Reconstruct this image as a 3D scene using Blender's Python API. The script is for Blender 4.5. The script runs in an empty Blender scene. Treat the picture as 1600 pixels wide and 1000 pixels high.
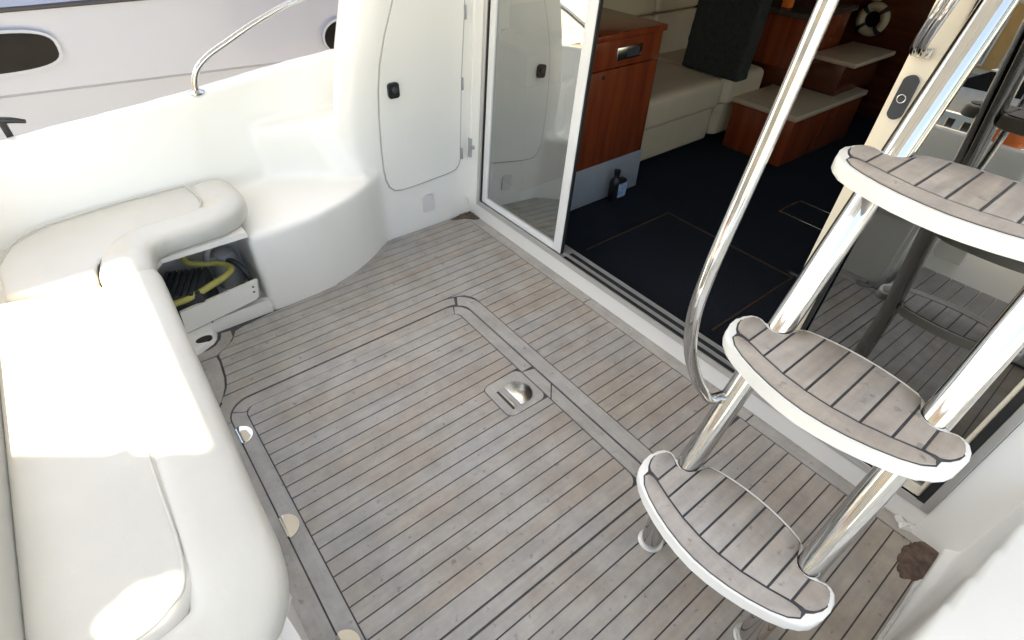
import bpy, bmesh, math, random
from mathutils import Vector, Matrix, Euler
random.seed(7)
S = bpy.context.scene
C = S.collection

# ------------------------------------------------------------------ camera
RC = ((0.7846803, -0.6192494, 0.0284075), (-0.3886949, -0.5271976, -0.7556315), (0.4829007, 0.5818873, -0.6543806))
cam = bpy.data.cameras.new('camera'); camo = bpy.data.objects.new('camera', cam); C.objects.link(camo)
X, Yd, Zf = Vector(RC[0]), Vector(RC[1]), Vector(RC[2])
M = Matrix((X, -Yd, -Zf)).transposed().to_4x4(); M.translation = (0, 0, 1.5)
camo.matrix_world = M
cam.sensor_width = 36; cam.lens = 36 * 833.96 / 1600; cam.clip_start = 0.02; cam.clip_end = 3000
S.camera = camo
# ------------------------------------------------------------------ sky and sun
EL = math.radians(60); AZ = (-0.795, 0.606)
sdir = Vector((AZ[0] * math.cos(EL), AZ[1] * math.cos(EL), math.sin(EL)))
W = bpy.data.worlds.new('World'); S.world = W; W.use_nodes = True
nt = W.node_tree; nt.nodes.clear()
sky = nt.nodes.new('ShaderNodeTexSky'); sky.sky_type = 'NISHITA'; sky.sun_disc = False
sky.dust_density = 1.0; sky.ozone_density = .5; sky.sun_elevation = EL; sky.sun_rotation = math.atan2(AZ[0], AZ[1])
bg = nt.nodes.new('ShaderNodeBackground'); bg.inputs[1].default_value = 0.15
wo = nt.nodes.new('ShaderNodeOutputWorld')
nt.links.new(sky.outputs[0], bg.inputs[0]); nt.links.new(bg.outputs[0], wo.inputs[0])
sun = bpy.data.lights.new('sun', 'SUN'); sun.energy = 5.0; sun.angle = math.radians(0.8); sun.color = (1.0, 0.95, 0.87)
suno = bpy.data.objects.new('sun', sun); C.objects.link(suno)
suno.rotation_euler = sdir.to_track_quat('Z', 'Y').to_euler(); suno.location = (-4, 4, 8)
vs = S.view_settings; vs.view_transform = 'Standard'; vs.look = 'None'; vs.gamma = 1; vs.exposure = 2.28; vs.use_white_balance = True; vs.white_balance_temperature = 8800
S.render.engine = 'CYCLES'; S.cycles.use_denoising = True; S.cycles.max_bounces = 10; S.cycles.diffuse_bounces = 6
S.cycles.glossy_bounces = 6; S.cycles.transparent_max_bounces = 12; S.cycles.caustics_reflective = False
S.cycles.sample_clamp_indirect = 8

# ------------------------------------------------------------------ materials
def nodes(name):
    m = bpy.data.materials.new(name); m.use_nodes = True
    return m, m.node_tree, m.node_tree.nodes['Principled BSDF']
def N(t, kind, **kw):
    n = t.nodes.new(kind)
    for k, v in kw.items(): setattr(n, k, v)
    return n
def plain(name, col, rough=.5, metal=0, noise=.06, scale=9, bump=0, bscale=60, spec=.5, coat=0, stretch=None):
    m, t, b = nodes(name)
    tc = N(t, 'ShaderNodeTexCoord'); mp = N(t, 'ShaderNodeMapping')
    if stretch: mp.inputs['Scale'].default_value = stretch
    t.links.new(tc.outputs['Object'], mp.inputs[0])
    nz = N(t, 'ShaderNodeTexNoise'); nz.inputs['Scale'].default_value = scale; nz.inputs['Detail'].default_value = 5
    t.links.new(mp.outputs[0], nz.inputs['Vector'])
    r = N(t, 'ShaderNodeValToRGB')
    r.color_ramp.elements[0].position = .3; r.color_ramp.elements[1].position = .72
    r.color_ramp.elements[0].color = [c * (1 - noise) for c in col] + [1]
    r.color_ramp.elements[1].color = [min(1, c * (1 + noise)) for c in col] + [1]
    t.links.new(nz.outputs['Fac'], r.inputs[0]); t.links.new(r.outputs[0], b.inputs['Base Color'])
    b.inputs['Roughness'].default_value = rough; b.inputs['Metallic'].default_value = metal
    b.inputs['Specular IOR Level'].default_value = spec
    if coat: b.inputs['Coat Weight'].default_value = coat; b.inputs['Coat Roughness'].default_value = .08
    if bump:
        n2 = N(t, 'ShaderNodeTexNoise'); n2.inputs['Scale'].default_value = bscale; n2.inputs['Detail'].default_value = 3
        t.links.new(mp.outputs[0], n2.inputs['Vector'])
        bp = N(t, 'ShaderNodeBump'); bp.inputs['Strength'].default_value = bump; bp.inputs['Distance'].default_value = .002
        t.links.new(n2.outputs['Fac'], bp.inputs['Height']); t.links.new(bp.outputs[0], b.inputs['Normal'])
    return m

def teak(name, c_grey, c_brown, along='X', rough=.6):
    m, t, b = nodes(name)
    tc = N(t, 'ShaderNodeTexCoord')
    mp = N(t, 'ShaderNodeMapping'); mp.inputs['Scale'].default_value = (3, 70, 20) if along == 'X' else (70, 3, 20)
    t.links.new(tc.outputs['Object'], mp.inputs[0])
    oi = N(t, 'ShaderNodeObjectInfo')
    add = N(t, 'ShaderNodeVectorMath', operation='MULTIPLY_ADD')
    comb = N(t, 'ShaderNodeCombineXYZ'); 
    for i in range(3): t.links.new(oi.outputs['Random'], comb.inputs[i])
    add.inputs[1].default_value = (40, 40, 40)
    t.links.new(comb.outputs[0], add.inputs[0]); t.links.new(mp.outputs[0], add.inputs[2])
    g = N(t, 'ShaderNodeTexNoise'); g.inputs['Scale'].default_value = 1.0; g.inputs['Detail'].default_value = 6; g.inputs['Roughness'].default_value = .65
    t.links.new(add.outputs[0], g.inputs['Vector'])
    big = N(t, 'ShaderNodeTexNoise'); big.inputs['Scale'].default_value = 4.0; big.inputs['Detail'].default_value = 5; big.inputs['Roughness'].default_value = .6
    t.links.new(tc.outputs['Object'], big.inputs['Vector'])
    spk = N(t, 'ShaderNodeTexNoise'); spk.inputs['Scale'].default_value = 38; spk.inputs['Detail'].default_value = 4
    t.links.new(tc.outputs['Object'], spk.inputs['Vector'])
    # mix grey/brown by large noise + per plank random + position (browner forward and to starboard)
    sep = N(t, 'ShaderNodeSeparateXYZ'); t.links.new(tc.outputs['Object'], sep.inputs[0])
    a = N(t, 'ShaderNodeMath', operation='MULTIPLY_ADD'); a.inputs[1].default_value = .22; a.inputs[2].default_value = -.16
    t.links.new(oi.outputs['Random'], a.inputs[0])
    a2 = N(t, 'ShaderNodeMath', operation='ADD'); t.links.new(a.outputs[0], a2.inputs[0]); t.links.new(big.outputs['Fac'], a2.inputs[1])
    gx = N(t, 'ShaderNodeMath', operation='MULTIPLY_ADD'); gx.inputs[1].default_value = .16; t.links.new(sep.outputs[0], gx.inputs[0]); t.links.new(a2.outputs[0], gx.inputs[2])
    gy = N(t, 'ShaderNodeMath', operation='MULTIPLY_ADD'); gy.inputs[1].default_value = -.10; t.links.new(sep.outputs[1], gy.inputs[0]); t.links.new(gx.outputs[0], gy.inputs[2])
    a3 = N(t, 'ShaderNodeMath', operation='MULTIPLY_ADD'); a3.inputs[1].default_value = .30
    t.links.new(spk.outputs['Fac'], a3.inputs[0]); t.links.new(gy.outputs[0], a3.inputs[2])
    rr = N(t, 'ShaderNodeMapRange'); rr.inputs[1].default_value = .42; rr.inputs[2].default_value = .85
    t.links.new(a3.outputs[0], rr.inputs[0])
    mx = N(t, 'ShaderNodeMix', data_type='RGBA'); mx.inputs[6].default_value = (*c_grey, 1); mx.inputs[7].default_value = (*c_brown, 1)
    t.links.new(rr.outputs[0], mx.inputs[0])
    gr = N(t, 'ShaderNodeMapRange'); gr.inputs[1].default_value = .25; gr.inputs[2].default_value = .75; gr.inputs[3].default_value = .90; gr.inputs[4].default_value = 1.08
    t.links.new(g.outputs['Fac'], gr.inputs[0])
    mu = N(t, 'ShaderNodeMix', data_type='RGBA', blend_type='MULTIPLY'); mu.inputs[0].default_value = 1
    t.links.new(mx.outputs[2], mu.inputs[6]); t.links.new(gr.outputs[0], mu.inputs[7])
    # dark spots
    sp = N(t, 'ShaderNodeMapRange'); sp.inputs[1].default_value = .27; sp.inputs[2].default_value = .36; sp.inputs[3].default_value = .62; sp.inputs[4].default_value = 1
    t.links.new(spk.outputs['Fac'], sp.inputs[0])
    mu2 = N(t, 'ShaderNodeMix', data_type='RGBA', blend_type='MULTIPLY'); mu2.inputs[0].default_value = 1
    t.links.new(mu.outputs[2], mu2.inputs[6]); t.links.new(sp.outputs[0], mu2.inputs[7])
    bl = N(t, 'ShaderNodeTexNoise'); bl.inputs['Scale'].default_value = 9; bl.inputs['Detail'].default_value = 6; bl.inputs['Roughness'].default_value = .7
    t.links.new(tc.outputs['Object'], bl.inputs['Vector'])
    br = N(t, 'ShaderNodeMapRange'); br.inputs[1].default_value = .35; br.inputs[2].default_value = .68; br.inputs[3].default_value = .86; br.inputs[4].default_value = 1.16
    t.links.new(bl.outputs['Fac'], br.inputs[0])
    mu3 = N(t, 'ShaderNodeMix', data_type='RGBA', blend_type='MULTIPLY'); mu3.inputs[0].default_value = 1
    t.links.new(mu2.outputs[2], mu3.inputs[6]); t.links.new(br.outputs[0], mu3.inputs[7])
    t.links.new(mu3.outputs[2], b.inputs['Base Color'])
    b.inputs['Roughness'].default_value = rough
    rg = N(t, 'ShaderNodeMapRange'); rg.inputs[1].default_value = .3; rg.inputs[2].default_value = .7; rg.inputs[3].default_value = rough - .24; rg.inputs[4].default_value = rough + .14
    t.links.new(big.outputs['Fac'], rg.inputs[0]); t.links.new(rg.outputs[0], b.inputs['Roughness'])
    bp = N(t, 'ShaderNodeBump'); bp.inputs['Strength'].default_value = .35; bp.inputs['Distance'].default_value = .0015
    t.links.new(g.outputs['Fac'], bp.inputs['Height']); t.links.new(bp.outputs[0], b.inputs['Normal'])
    return m

def wood(name, c1, c2, axis=2, rough=.25):
    m, t, b = nodes(name)
    tc = N(t, 'ShaderNodeTexCoord'); mp = N(t, 'ShaderNodeMapping')
    sc = [14, 14, 14]; sc[axis] = 1.2; mp.inputs['Scale'].default_value = sc
    t.links.new(tc.outputs['Object'], mp.inputs[0])
    nz = N(t, 'ShaderNodeTexNoise'); nz.inputs['Scale'].default_value = 1.5; nz.inputs['Detail'].default_value = 6; nz.inputs['Distortion'].default_value = .6
    t.links.new(mp.outputs[0], nz.inputs['Vector'])
    r = N(t, 'ShaderNodeValToRGB'); r.color_ramp.elements[0].position = .3; r.color_ramp.elements[1].position = .7
    r.color_ramp.elements[0].color = (*c1, 1); r.color_ramp.elements[1].color = (*c2, 1)
    t.links.new(nz.outputs['Fac'], r.inputs[0]); t.links.new(r.outputs[0], b.inputs['Base Color'])
    b.inputs['Roughness'].default_value = rough; b.inputs['Coat Weight'].default_value = .3
    return m

def glass(name, tint, refl):
    m = bpy.data.materials.new(name); m.use_nodes = True; t = m.node_tree; t.nodes.clear()
    o = N(t, 'ShaderNodeOutputMaterial'); tr = N(t, 'ShaderNodeBsdfTransparent'); gl = N(t, 'ShaderNodeBsdfGlossy')
    tr.inputs[0].default_value = (*tint, 1); gl.inputs[0].default_value = (.93, .95, .92, 1); gl.inputs['Roughness'].default_value = .006
    fr = N(t, 'ShaderNodeFresnel'); fr.inputs['IOR'].default_value = 1.5
    ma = N(t, 'ShaderNodeMath', operation='MULTIPLY_ADD'); ma.inputs[1].default_value = 1.0; ma.inputs[2].default_value = refl; ma.use_clamp = True
    t.links.new(fr.outputs[0], ma.inputs[0])
    mx = N(t, 'ShaderNodeMixShader'); t.links.new(ma.outputs[0], mx.inputs[0]); t.links.new(tr.outputs[0], mx.inputs[1]); t.links.new(gl.outputs[0], mx.inputs[2])
    t.links.new(mx.outputs[0], o.inputs[0])
    return m

MT = dict(
    gel=plain('gelcoat', (.86, .835, .785), .28, noise=.02, scale=3, bump=.03, bscale=8, coat=.3),
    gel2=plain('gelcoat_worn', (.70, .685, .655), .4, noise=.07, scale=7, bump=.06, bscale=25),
    vinyl=plain('white_vinyl', (.580, .562, .515), .42, noise=.03, scale=5, bump=.16, bscale=110),
    vinyl_st=None,
    caulk=plain('black_caulk', (.05, .05, .054), .5, noise=.3, scale=60),
    teak=teak('weathered_teak', (.360, .345, .328), (.365, .308, .255)),
    teakY=teak('weathered_teak_margin', (.385, .372, .355), (.37, .335, .298), along='Y'),
    tread=teak('tread_teak', (.45, .412, .382), (.40, .338, .288)),
    chrome=plain('polished_steel', (.56, .555, .55), .06, 1, noise=.01),
    steel=plain('brushed_steel', (.62, .61, .59), .22, 1, noise=.05, scale=30),
    alu=plain('anodised_aluminium', (.62, .61, .58), .38, .65, noise=.04, scale=12),
    cream=plain('sun_tinted_aluminium', (.82, .73, .58), .35, .1, noise=.03),  # white aluminium, warm sunlight put into its base colour
    black=plain('black_plastic', (.012, .012, .013), .35, noise=.2),
    rubber=plain('black_rubber', (.01, .01, .01), .65, noise=.2),
    grey=plain('grey_plastic', (.33, .34, .35), .45, noise=.05),
    dgrey=plain('dark_grey_plastic', (.035, .037, .043), .55, noise=.2),
    lgrey=plain('pale_grey_gasket', (.40, .39, .37), .6, noise=.05),
    yellow=plain('yellow_hose', (.47, .43, .12), .5, noise=.12, scale=30),
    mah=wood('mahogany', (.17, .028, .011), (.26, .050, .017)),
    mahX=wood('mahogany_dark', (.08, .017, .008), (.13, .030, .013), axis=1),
    carpet=plain('navy_carpet', (.017, .021, .028), .95, noise=.5, scale=160, bump=.7, bscale=420, spec=.1),
    plinth=plain('plinth_grey', (.30, .31, .33), .55, noise=.05),
    sofa=plain('cream_leather', (.54, .415, .29), .5, noise=.06, scale=7, bump=.2, bscale=90),
    blackcloth=plain('black_cloth', (.02, .021, .019), .9, noise=.3, scale=40, bump=.5, bscale=300),
    counter=plain('dark_counter', (.06, .045, .04), .2, noise=.3, scale=40),
    brass=plain('brown_trim', (.06, .038, .025), .5, noise=.2, scale=40),
    label=plain('bottle_label', (.30, .42, .60), .4, noise=.5, scale=30),
    orange=plain('orange_plastic', (.80, .17, .03), .45, noise=.08),
    debris=plain('brown_rot', (.115, .075, .055), .85, noise=.5, scale=40, bump=1, bscale=120),
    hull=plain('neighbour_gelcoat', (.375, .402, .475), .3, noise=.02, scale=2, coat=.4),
    dark=plain('dark_glass', (.010, .009, .009), .22, noise=.2, spec=.12),
    navy=plain('navy_stripe', (.025, .022, .03), .4),
    clear=glass('clear_glass', (.86, .89, .87), .04),
    gl=glass('tinted_glass', (.34, .36, .34), .37),
    gr=glass('dark_tinted_glass', (.05, .055, .045), .20),
    ochre=plain('ochre_render', (.62, .36, .14), .85, noise=.08, scale=2),
    creamr=plain('cream_render', (.74, .68, .57), .85, noise=.06, scale=2),
    quay=plain('quay_concrete', (.38, .36, .33), .85, noise=.15, scale=1.5, bump=.4, bscale=20),
    white=plain('white_paint', (.78, .77, .75), .45, noise=.03),
    tyre=plain('tyre_rubber', (.02, .02, .02), .8),
    red=plain('red_paint', (.45, .05, .03), .35),
    silver=plain('silver_paint', (.42, .43, .45), .3, .4),
    shut=plain('blue_grey_shutter', (.24, .29, .33), .6, noise=.1),
)
def creases(m):
    t = m.node_tree; b = t.nodes['Principled BSDF']; prev = b.inputs['Normal'].links[0].from_socket
    tc = N(t, 'ShaderNodeTexCoord'); w = N(t, 'ShaderNodeTexNoise'); w.inputs['Scale'].default_value = 7; w.inputs['Detail'].default_value = 2; w.inputs['Distortion'].default_value = .5
    t.links.new(tc.outputs['Object'], w.inputs['Vector'])
    bp = N(t, 'ShaderNodeBump'); bp.inputs['Strength'].default_value = .4; bp.inputs['Distance'].default_value = .012
    t.links.new(w.outputs['Fac'], bp.inputs['Height']); t.links.new(prev, bp.inputs['Normal']); t.links.new(bp.outputs[0], b.inputs['Normal'])
creases(MT['vinyl'])
# vinyl with beige staining patches for the bolster fronts
def stained():
    m = MT['vinyl'].copy(); m.name = 'stained_vinyl'; t = m.node_tree; b = t.nodes['Principled BSDF']
    src = b.inputs['Base Color'].links[0].from_socket
    tc = N(t, 'ShaderNodeTexCoord'); nz = N(t, 'ShaderNodeTexNoise'); nz.inputs['Scale'].default_value = 7; nz.inputs['Detail'].default_value = 4
    t.links.new(tc.outputs['Object'], nz.inputs['Vector'])
    r = N(t, 'ShaderNodeMapRange'); r.inputs[1].default_value = .56; r.inputs[2].default_value = .78; r.inputs[4].default_value = .75
    t.links.new(nz.outputs['Fac'], r.inputs[0])
    mx = N(t, 'ShaderNodeMix', data_type='RGBA'); mx.inputs[7].default_value = (.58, .47, .34, 1)
    t.links.new(r.outputs[0], mx.inputs[0]); t.links.new(src, mx.inputs[6]); t.links.new(mx.outputs[2], b.inputs['Base Color'])
    return m
MT['vinyl_st'] = stained()
def water_mat():
    m, t, b = nodes('harbour_water'); b.inputs['Base Color'].default_value = (.01, .03, .035, 1); b.inputs['Roughness'].default_value = .06
    tc = N(t, 'ShaderNodeTexCoord'); nz = N(t, 'ShaderNodeTexNoise'); nz.inputs['Scale'].default_value = 2.5; nz.inputs['Detail'].default_value = 4
    bp = N(t, 'ShaderNodeBump'); bp.inputs['Strength'].default_value = .5; bp.inputs['Distance'].default_value = .06
    t.links.new(tc.outputs['Object'], nz.inputs['Vector']); t.links.new(nz.outputs['Fac'], bp.inputs['Height']); t.links.new(bp.outputs[0], b.inputs['Normal'])
    return m
MT['water'] = water_mat()

# ------------------------------------------------------------------ mesh helpers
def link(name, me, mat, parent=None, smooth=False):
    o = bpy.data.objects.new(name, me); C.objects.link(o)
    if mat is not None:
        me.materials.clear(); me.materials.append(MT[mat] if isinstance(mat, str) else mat)
    if parent is not None: o.parent = parent
    if smooth:
        for p in me.polygons: p.use_smooth = True
    return o
def frombm(name, bm, mat, parent=None, smooth=False):
    bmesh.ops.recalc_face_normals(bm, faces=bm.faces)
    me = bpy.data.meshes.new(name); bm.to_mesh(me); bm.free()
    return link(name, me, mat, parent, smooth)
def wmat(o):
    m = o.matrix_basis.copy()
    return wmat(o.parent) @ o.matrix_parent_inverse @ m if o.parent else m
def tag(o, label=None, cat=None, group=None, kind=None):
    if label: o['label'] = label
    if cat: o['category'] = cat
    if group: o['group'] = group
    if kind: o['kind'] = kind
    return o
def empty(name, label, cat, group=None, loc=(0, 0, 0)):
    o = bpy.data.objects.new(name, None); C.objects.link(o); o.empty_display_size = .1
    o.location = loc
    return tag(o, label, cat, group)
def auto_smooth(o, ang=40):
    me = o.data
    for p in me.polygons: p.use_smooth = True
    me.set_sharp_from_angle(angle=math.radians(ang))
def bm_box(bm, x0, x1, y0, y1, z0, z1, bev=0, seg=2):
    r = bmesh.ops.create_cube(bm, size=1)
    for v in r['verts']:
        v.co = Vector(((x0 + x1) / 2 + v.co.x * (x1 - x0), (y0 + y1) / 2 + v.co.y * (y1 - y0), (z0 + z1) / 2 + v.co.z * (z1 - z0)))
    if bev:
        es = set()
        for v in r['verts']: es.update(v.link_edges)
        bmesh.ops.bevel(bm, geom=list(es), offset=bev, segments=seg, affect='EDGES', profile=.5)
def box(name, x0, x1, y0, y1, z0, z1, mat, parent=None, bev=0, seg=2):
    bm = bmesh.new(); bm_box(bm, x0, x1, y0, y1, z0, z1, bev, seg)
    o = frombm(name, bm, mat, parent)
    if bev: auto_smooth(o, 50)
    return o
def bm_prism(bm, pts, z0, z1, pts2=None, bev=0, seg=3):
    """pts: plan outline (x, y); pts2 optional top outline; z0/z1 numbers or lists"""
    n = len(pts); p2 = pts2 or pts
    zb = z0 if isinstance(z0, (list, tuple)) else [z0] * n
    zt = z1 if isinstance(z1, (list, tuple)) else [z1] * n
    lo = [bm.verts.new((p[0], p[1], zb[i])) for i, p in enumerate(pts)]
    hi = [bm.verts.new((p[0], p[1], zt[i])) for i, p in enumerate(p2)]
    fs = [bm.faces.new(hi), bm.faces.new(lo[::-1])]
    for i in range(n):
        fs.append(bm.faces.new((lo[i], lo[(i + 1) % n], hi[(i + 1) % n], hi[i])))
    if bev:
        es = [e for e in fs[0].edges]
        bmesh.ops.bevel(bm, geom=es, offset=bev, segments=seg, affect='EDGES', profile=.5)
def prism(name, pts, z0, z1, mat, parent=None, pts2=None, bev=0, seg=3, smooth=False):
    bm = bmesh.new(); bm_prism(bm, pts, z0, z1, pts2, bev, seg)
    o = frombm(name, bm, mat, parent)
    if bev or smooth: auto_smooth(o, 45)
    return o
def plate(name, pts3, nrm, thick, mat, parent=None, bev=0):
    """polygon in space extruded along nrm by thick"""
    bm = bmesh.new(); nv = Vector(nrm).normalized() * thick
    lo = [bm.verts.new(Vector(p)) for p in pts3]; hi = [bm.verts.new(Vector(p) + nv) for p in pts3]
    f = bm.faces.new(hi); bm.faces.new(lo[::-1]); n = len(lo)
    for i in range(n): bm.faces.new((lo[i], lo[(i + 1) % n], hi[(i + 1) % n], hi[i]))
    if bev: bmesh.ops.bevel(bm, geom=list(f.edges), offset=bev, segments=2, affect='EDGES', profile=.5)
    o = frombm(name, bm, mat, parent)
    if bev: auto_smooth(o, 50)
    return o
def catmull(P, k=8):
    P = [Vector(p) for p in P]; out = []
    for i in range(len(P) - 1):
        a = P[i - 1] if i else P[0] * 2 - P[1]; b, c = P[i], P[i + 1]; d = P[i + 2] if i + 2 < len(P) else P[-1] * 2 - P[-2]
        for j in range(k):
            s = j / k
            out.append(.5 * ((2 * b) + (c - a) * s + (2 * a - 5 * b + 4 * c - d) * s * s + (3 * b - a - 3 * c + d) * s ** 3))
    out.append(P[-1]); return out
def bm_tube(bm, P, r, seg=20, caps=True, prof=None, up=None):
    """sweep a circle (or profile list of (a, b)) along P"""
    P = [Vector(p) for p in P]; rings = []
    ref = Vector(up) if up else None; prevn = None
    for i, p in enumerate(P):
        t = (P[min(i + 1, len(P) - 1)] - P[max(i - 1, 0)]).normalized()
        if ref: n = (ref - t * ref.dot(t)).normalized()
        else:
            if prevn is None:
                a = Vector((0, 0, 1)) if abs(t.z) < .9 else Vector((1, 0, 0)); n = (a - t * a.dot(t)).normalized()
            else: n = (prevn - t * prevn.dot(t)).normalized()
        prevn = n; b = t.cross(n)
        rr = r[i] if isinstance(r, (list, tuple)) else r
        pr = prof or [(math.cos(2 * math.pi * k / seg), math.sin(2 * math.pi * k / seg)) for k in range(seg)]
        rings.append([bm.verts.new(p + (n * q[0] + b * q[1]) * rr) for q in pr])
    m = len(rings[0])
    for i in range(len(rings) - 1):
        for k in range(m): bm.faces.new((rings[i][k], rings[i][(k + 1) % m], rings[i + 1][(k + 1) % m], rings[i + 1][k]))
    if caps: bm.faces.new(rings[0][::-1]); bm.faces.new(rings[-1])
def tube(name, P, r, mat, parent=None, seg=20, prof=None, up=None, ang=40):
    bm = bmesh.new(); bm_tube(bm, P, r, seg, True, prof, up)
    o = frombm(name, bm, mat, parent); auto_smooth(o, ang); return o
def lathe(name, prof, mat, parent=None, seg=28, loc=(0, 0, 0), ang=40):
    bm = bmesh.new(); rings = []
    for r, z in prof: rings.append([bm.verts.new((loc[0] + r * math.cos(2 * math.pi * k / seg), loc[1] + r * math.sin(2 * math.pi * k / seg), loc[2] + z)) for k in range(seg)])
    for i in range(len(rings) - 1):
        for k in range(seg): bm.faces.new((rings[i][k], rings[i][(k + 1) % seg], rings[i + 1][(k + 1) % seg], rings[i + 1][k]))
    bm.faces.new(rings[0][::-1]); bm.faces.new(rings[-1])
    o = frombm(name, bm, mat, parent); auto_smooth(o, ang); return o
def soften(name, bm, mat, voxel=.012, it=8, parent=None):
    """merge overlapping blocks into one moulding with soft fillets (voxel remesh + smooth)"""
    bmesh.ops.recalc_face_normals(bm, faces=bm.faces)
    me = bpy.data.meshes.new(name + '_raw'); bm.to_mesh(me); bm.free()
    o = bpy.data.objects.new(name + '_raw', me); C.objects.link(o)
    r = o.modifiers.new('r', 'REMESH'); r.mode = 'VOXEL'; r.voxel_size = voxel
    s = o.modifiers.new('s', 'SMOOTH'); s.factor = .5; s.iterations = it
    dg = bpy.context.evaluated_depsgraph_get(); dg.update()
    new = bpy.data.meshes.new_from_object(o.evaluated_get(dg)); new.name = name
    bpy.data.objects.remove(o); bpy.data.meshes.remove(me)
    return link(name, new, mat, parent, True)
def rrect(x0, x1, y0, y1, r, k=5):
    out = []
    for cx, cy, a in ((x1 - r, y1 - r, 0), (x0 + r, y1 - r, 90), (x0 + r, y0 + r, 180), (x1 - r, y0 + r, 270)):
        for j in range(k + 1):
            t = math.radians(a + 90 * j / k); out.append((cx + r * math.cos(t), cy + r * math.sin(t)))
    return out
def interp(tab, v):
    if v <= tab[0][0]: return tab[0][1]
    for (a, b), (c, d) in zip(tab, tab[1:]):
        if v <= c: return b + (d - b) * (v - a) / (c - a)
    return tab[-1][1]
K = 0.0607                                   # rake of the bulkhead
def B(y, z, d=0): return (1.465 + K * z + d, y, z)

# ================================================================== LARGE STRUCTURE
wat = prism('water', [(-900, -900), (900, -900), (900, 900), (-900, 900)], -3.0, -2.3, 'water'); tag(wat, kind='structure')
quay = box('quay', -400, -11, -300, 300, -3.2, -1.6, 'quay'); tag(quay, kind='structure')

# --- teak deck: black caulk bed with planks as children
PI = .0495; Y0 = 1.4735; G = .0021; ZT, ZB = 0, -.012
port_edge = [(-.1, 2.0), (.5, 1.992), (.60, 2.003), (.667, 2.025), (.74, 2.05), (.809, 2.082), (.885, 2.13), (.93, 2.165), (.971, 2.19), (1.03, 2.198), (1.5, 2.20)]
deck = prism('teak_deck', [(-.03, -.25), (1.50, -.25), (1.50, 2.21), (.97, 2.21), (.80, 2.10), (.55, 2.02), (-.03, 2.02)], -.06, -.0035, 'caulk')
tag(deck, kind='structure')
def plank(xs_lo, ys, parent=deck, mat='teak', z=(ZB, ZT), name='plank'):
    return prism(name, [(a, b) for a, b in zip(xs_lo, ys)], z[0], z[1], mat, parent)
def band(y0, y1, fl, fr, parent=deck, mat='teak', n=5, z=(ZB, ZT), name='plank'):
    """plank lying along x between y0 and y1 with left / right boundary functions of y"""
    ys = [y0 + G + (y1 - y0 - 2 * G) * i / (n - 1) for i in range(n)]
    L = [(fl(y), y) for y in ys]; Rr = [(fr(y), y) for y in ys]
    pts = [p for p in Rr] + L[::-1]
    if min(r[0] - l[0] for r, l in zip(Rr, L)) < .012: return None
    return prism(name, pts, z[0], z[1], mat, parent)
XR = 1.4365
left_m = [(1.57, -.022), (1.61, 0), (1.662, .028), (1.713, .041), (1.81, .052), (1.852, .053), (1.875, .085), (1.90, .118), (1.93, .135), (1.96, .15), (1.99, .35)]
inner_port = [(1.985, .16), (1.99, .45), (2.0, .62), (2.02, .735), (2.044, .79), (2.075, .845), (2.107, .898), (2.14, .945), (2.163, .965), (2.18, .97), (2.20, .97)]
def fl_top(y): return interp(left_m, y) + G if y < 1.985 else interp(inner_port, y) + G
fr_all = lambda y: XR - G
TOPY = 1.6225
k0 = int(math.floor((2.2 - Y0) / PI)) + 1
for k in range(-40, k0 + 1):
    a, b = Y0 + k * PI, Y0 + (k + 1) * PI
    b = min(b, 2.197)
    if b - a < .015 or a < -.26: continue
    a2 = max(a, -.235)
    if a >= TOPY - .012:                                     # outboard of the hatch: run the full width
        band(max(a2, TOPY), b, fl_top, fr_all)
    elif a >= .46:                                           # between hatch frame and bulkhead margin
        def fl(y):
            if y < 1.53: return 1.066 + G
            t = min(1, (y - 1.53) / .085); return 1.066 + G - .085 * (1 - math.sqrt(max(0, 1 - t * t)))
        band(a2, min(b, TOPY), fl, fr_all)
    else:                                                    # towards the stern gate
        if b > .425 and a < .425: band(a2, .425, lambda y: (.085 if y < .48 else -.02), fr_all)
        elif b <= .43: band(a2, b, lambda y: .085, fr_all)
        else: band(max(a2, .425), b, lambda y: 1.066 + G, fr_all)
# margin planks against the sill, each with its butt joint
for a, b in ((-.235, .40), (.405, 1.235), (1.24, 2.165)):
    prism('margin_plank', [(XR + G, a), (1.494, a), (1.494, b), (XR + G, b)], ZB, ZT, 'teakY', deck)
# curved margin along the port moulding
cm = [(.62, 1.999), (.70, 2.03), (.79, 2.044 + .02), (.86, 2.10), (.93, 2.152), (.985, 2.186)]
cmi = [(.66, 2.004), (.735, 2.022), (.79, 2.044), (.845, 2.075), (.898, 2.107), (.945, 2.14), (.983, 2.166)]
cmo = [(.985, 2.189), (.930, 2.164), (.885, 2.13), (.809, 2.082), (.74, 2.05), (.667, 2.025), (.62, 2.008)]
prism('margin_plank', cmi + cmo, ZB, ZT + .0006, 'teak', deck)
# aft margin beside the bench and its curved corner piece
prism('margin_plank', [(-.075, .60), (-.0085, .60), (-.0085, 1.484), (-.075, 1.484)], ZB, ZT, 'teakY', deck)
prism('margin_plank', [(-.075, 1.50), (-.056, 1.53), (-.030, 1.572), (-.002, 1.612), (.022, 1.664), (.035, 1.714), (.045, 1.81), (.044, 1.845), (-.04, 1.85), (-.06, 1.73), (-.075, 1.60)], ZB, ZT, 'teakY', deck)
prism('sliver_plank', [(.005, 1.6185), (.062, 1.6195), (.034, 1.6125), (.008, 1.598), (-.006, 1.588), (-.008, 1.600)], ZB, ZT, 'teak', deck)
prism('margin_plank', [(-.03, 1.856), (.046, 1.852), (.078, 1.872), (.110, 1.895), (.131, 1.93), (.134, 1.968), (.100, 1.975), (.088, 1.94), (.062, 1.912), (.03, 1.90), (-.03, 1.90)], ZB, ZT, 'teakY', deck)

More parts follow.
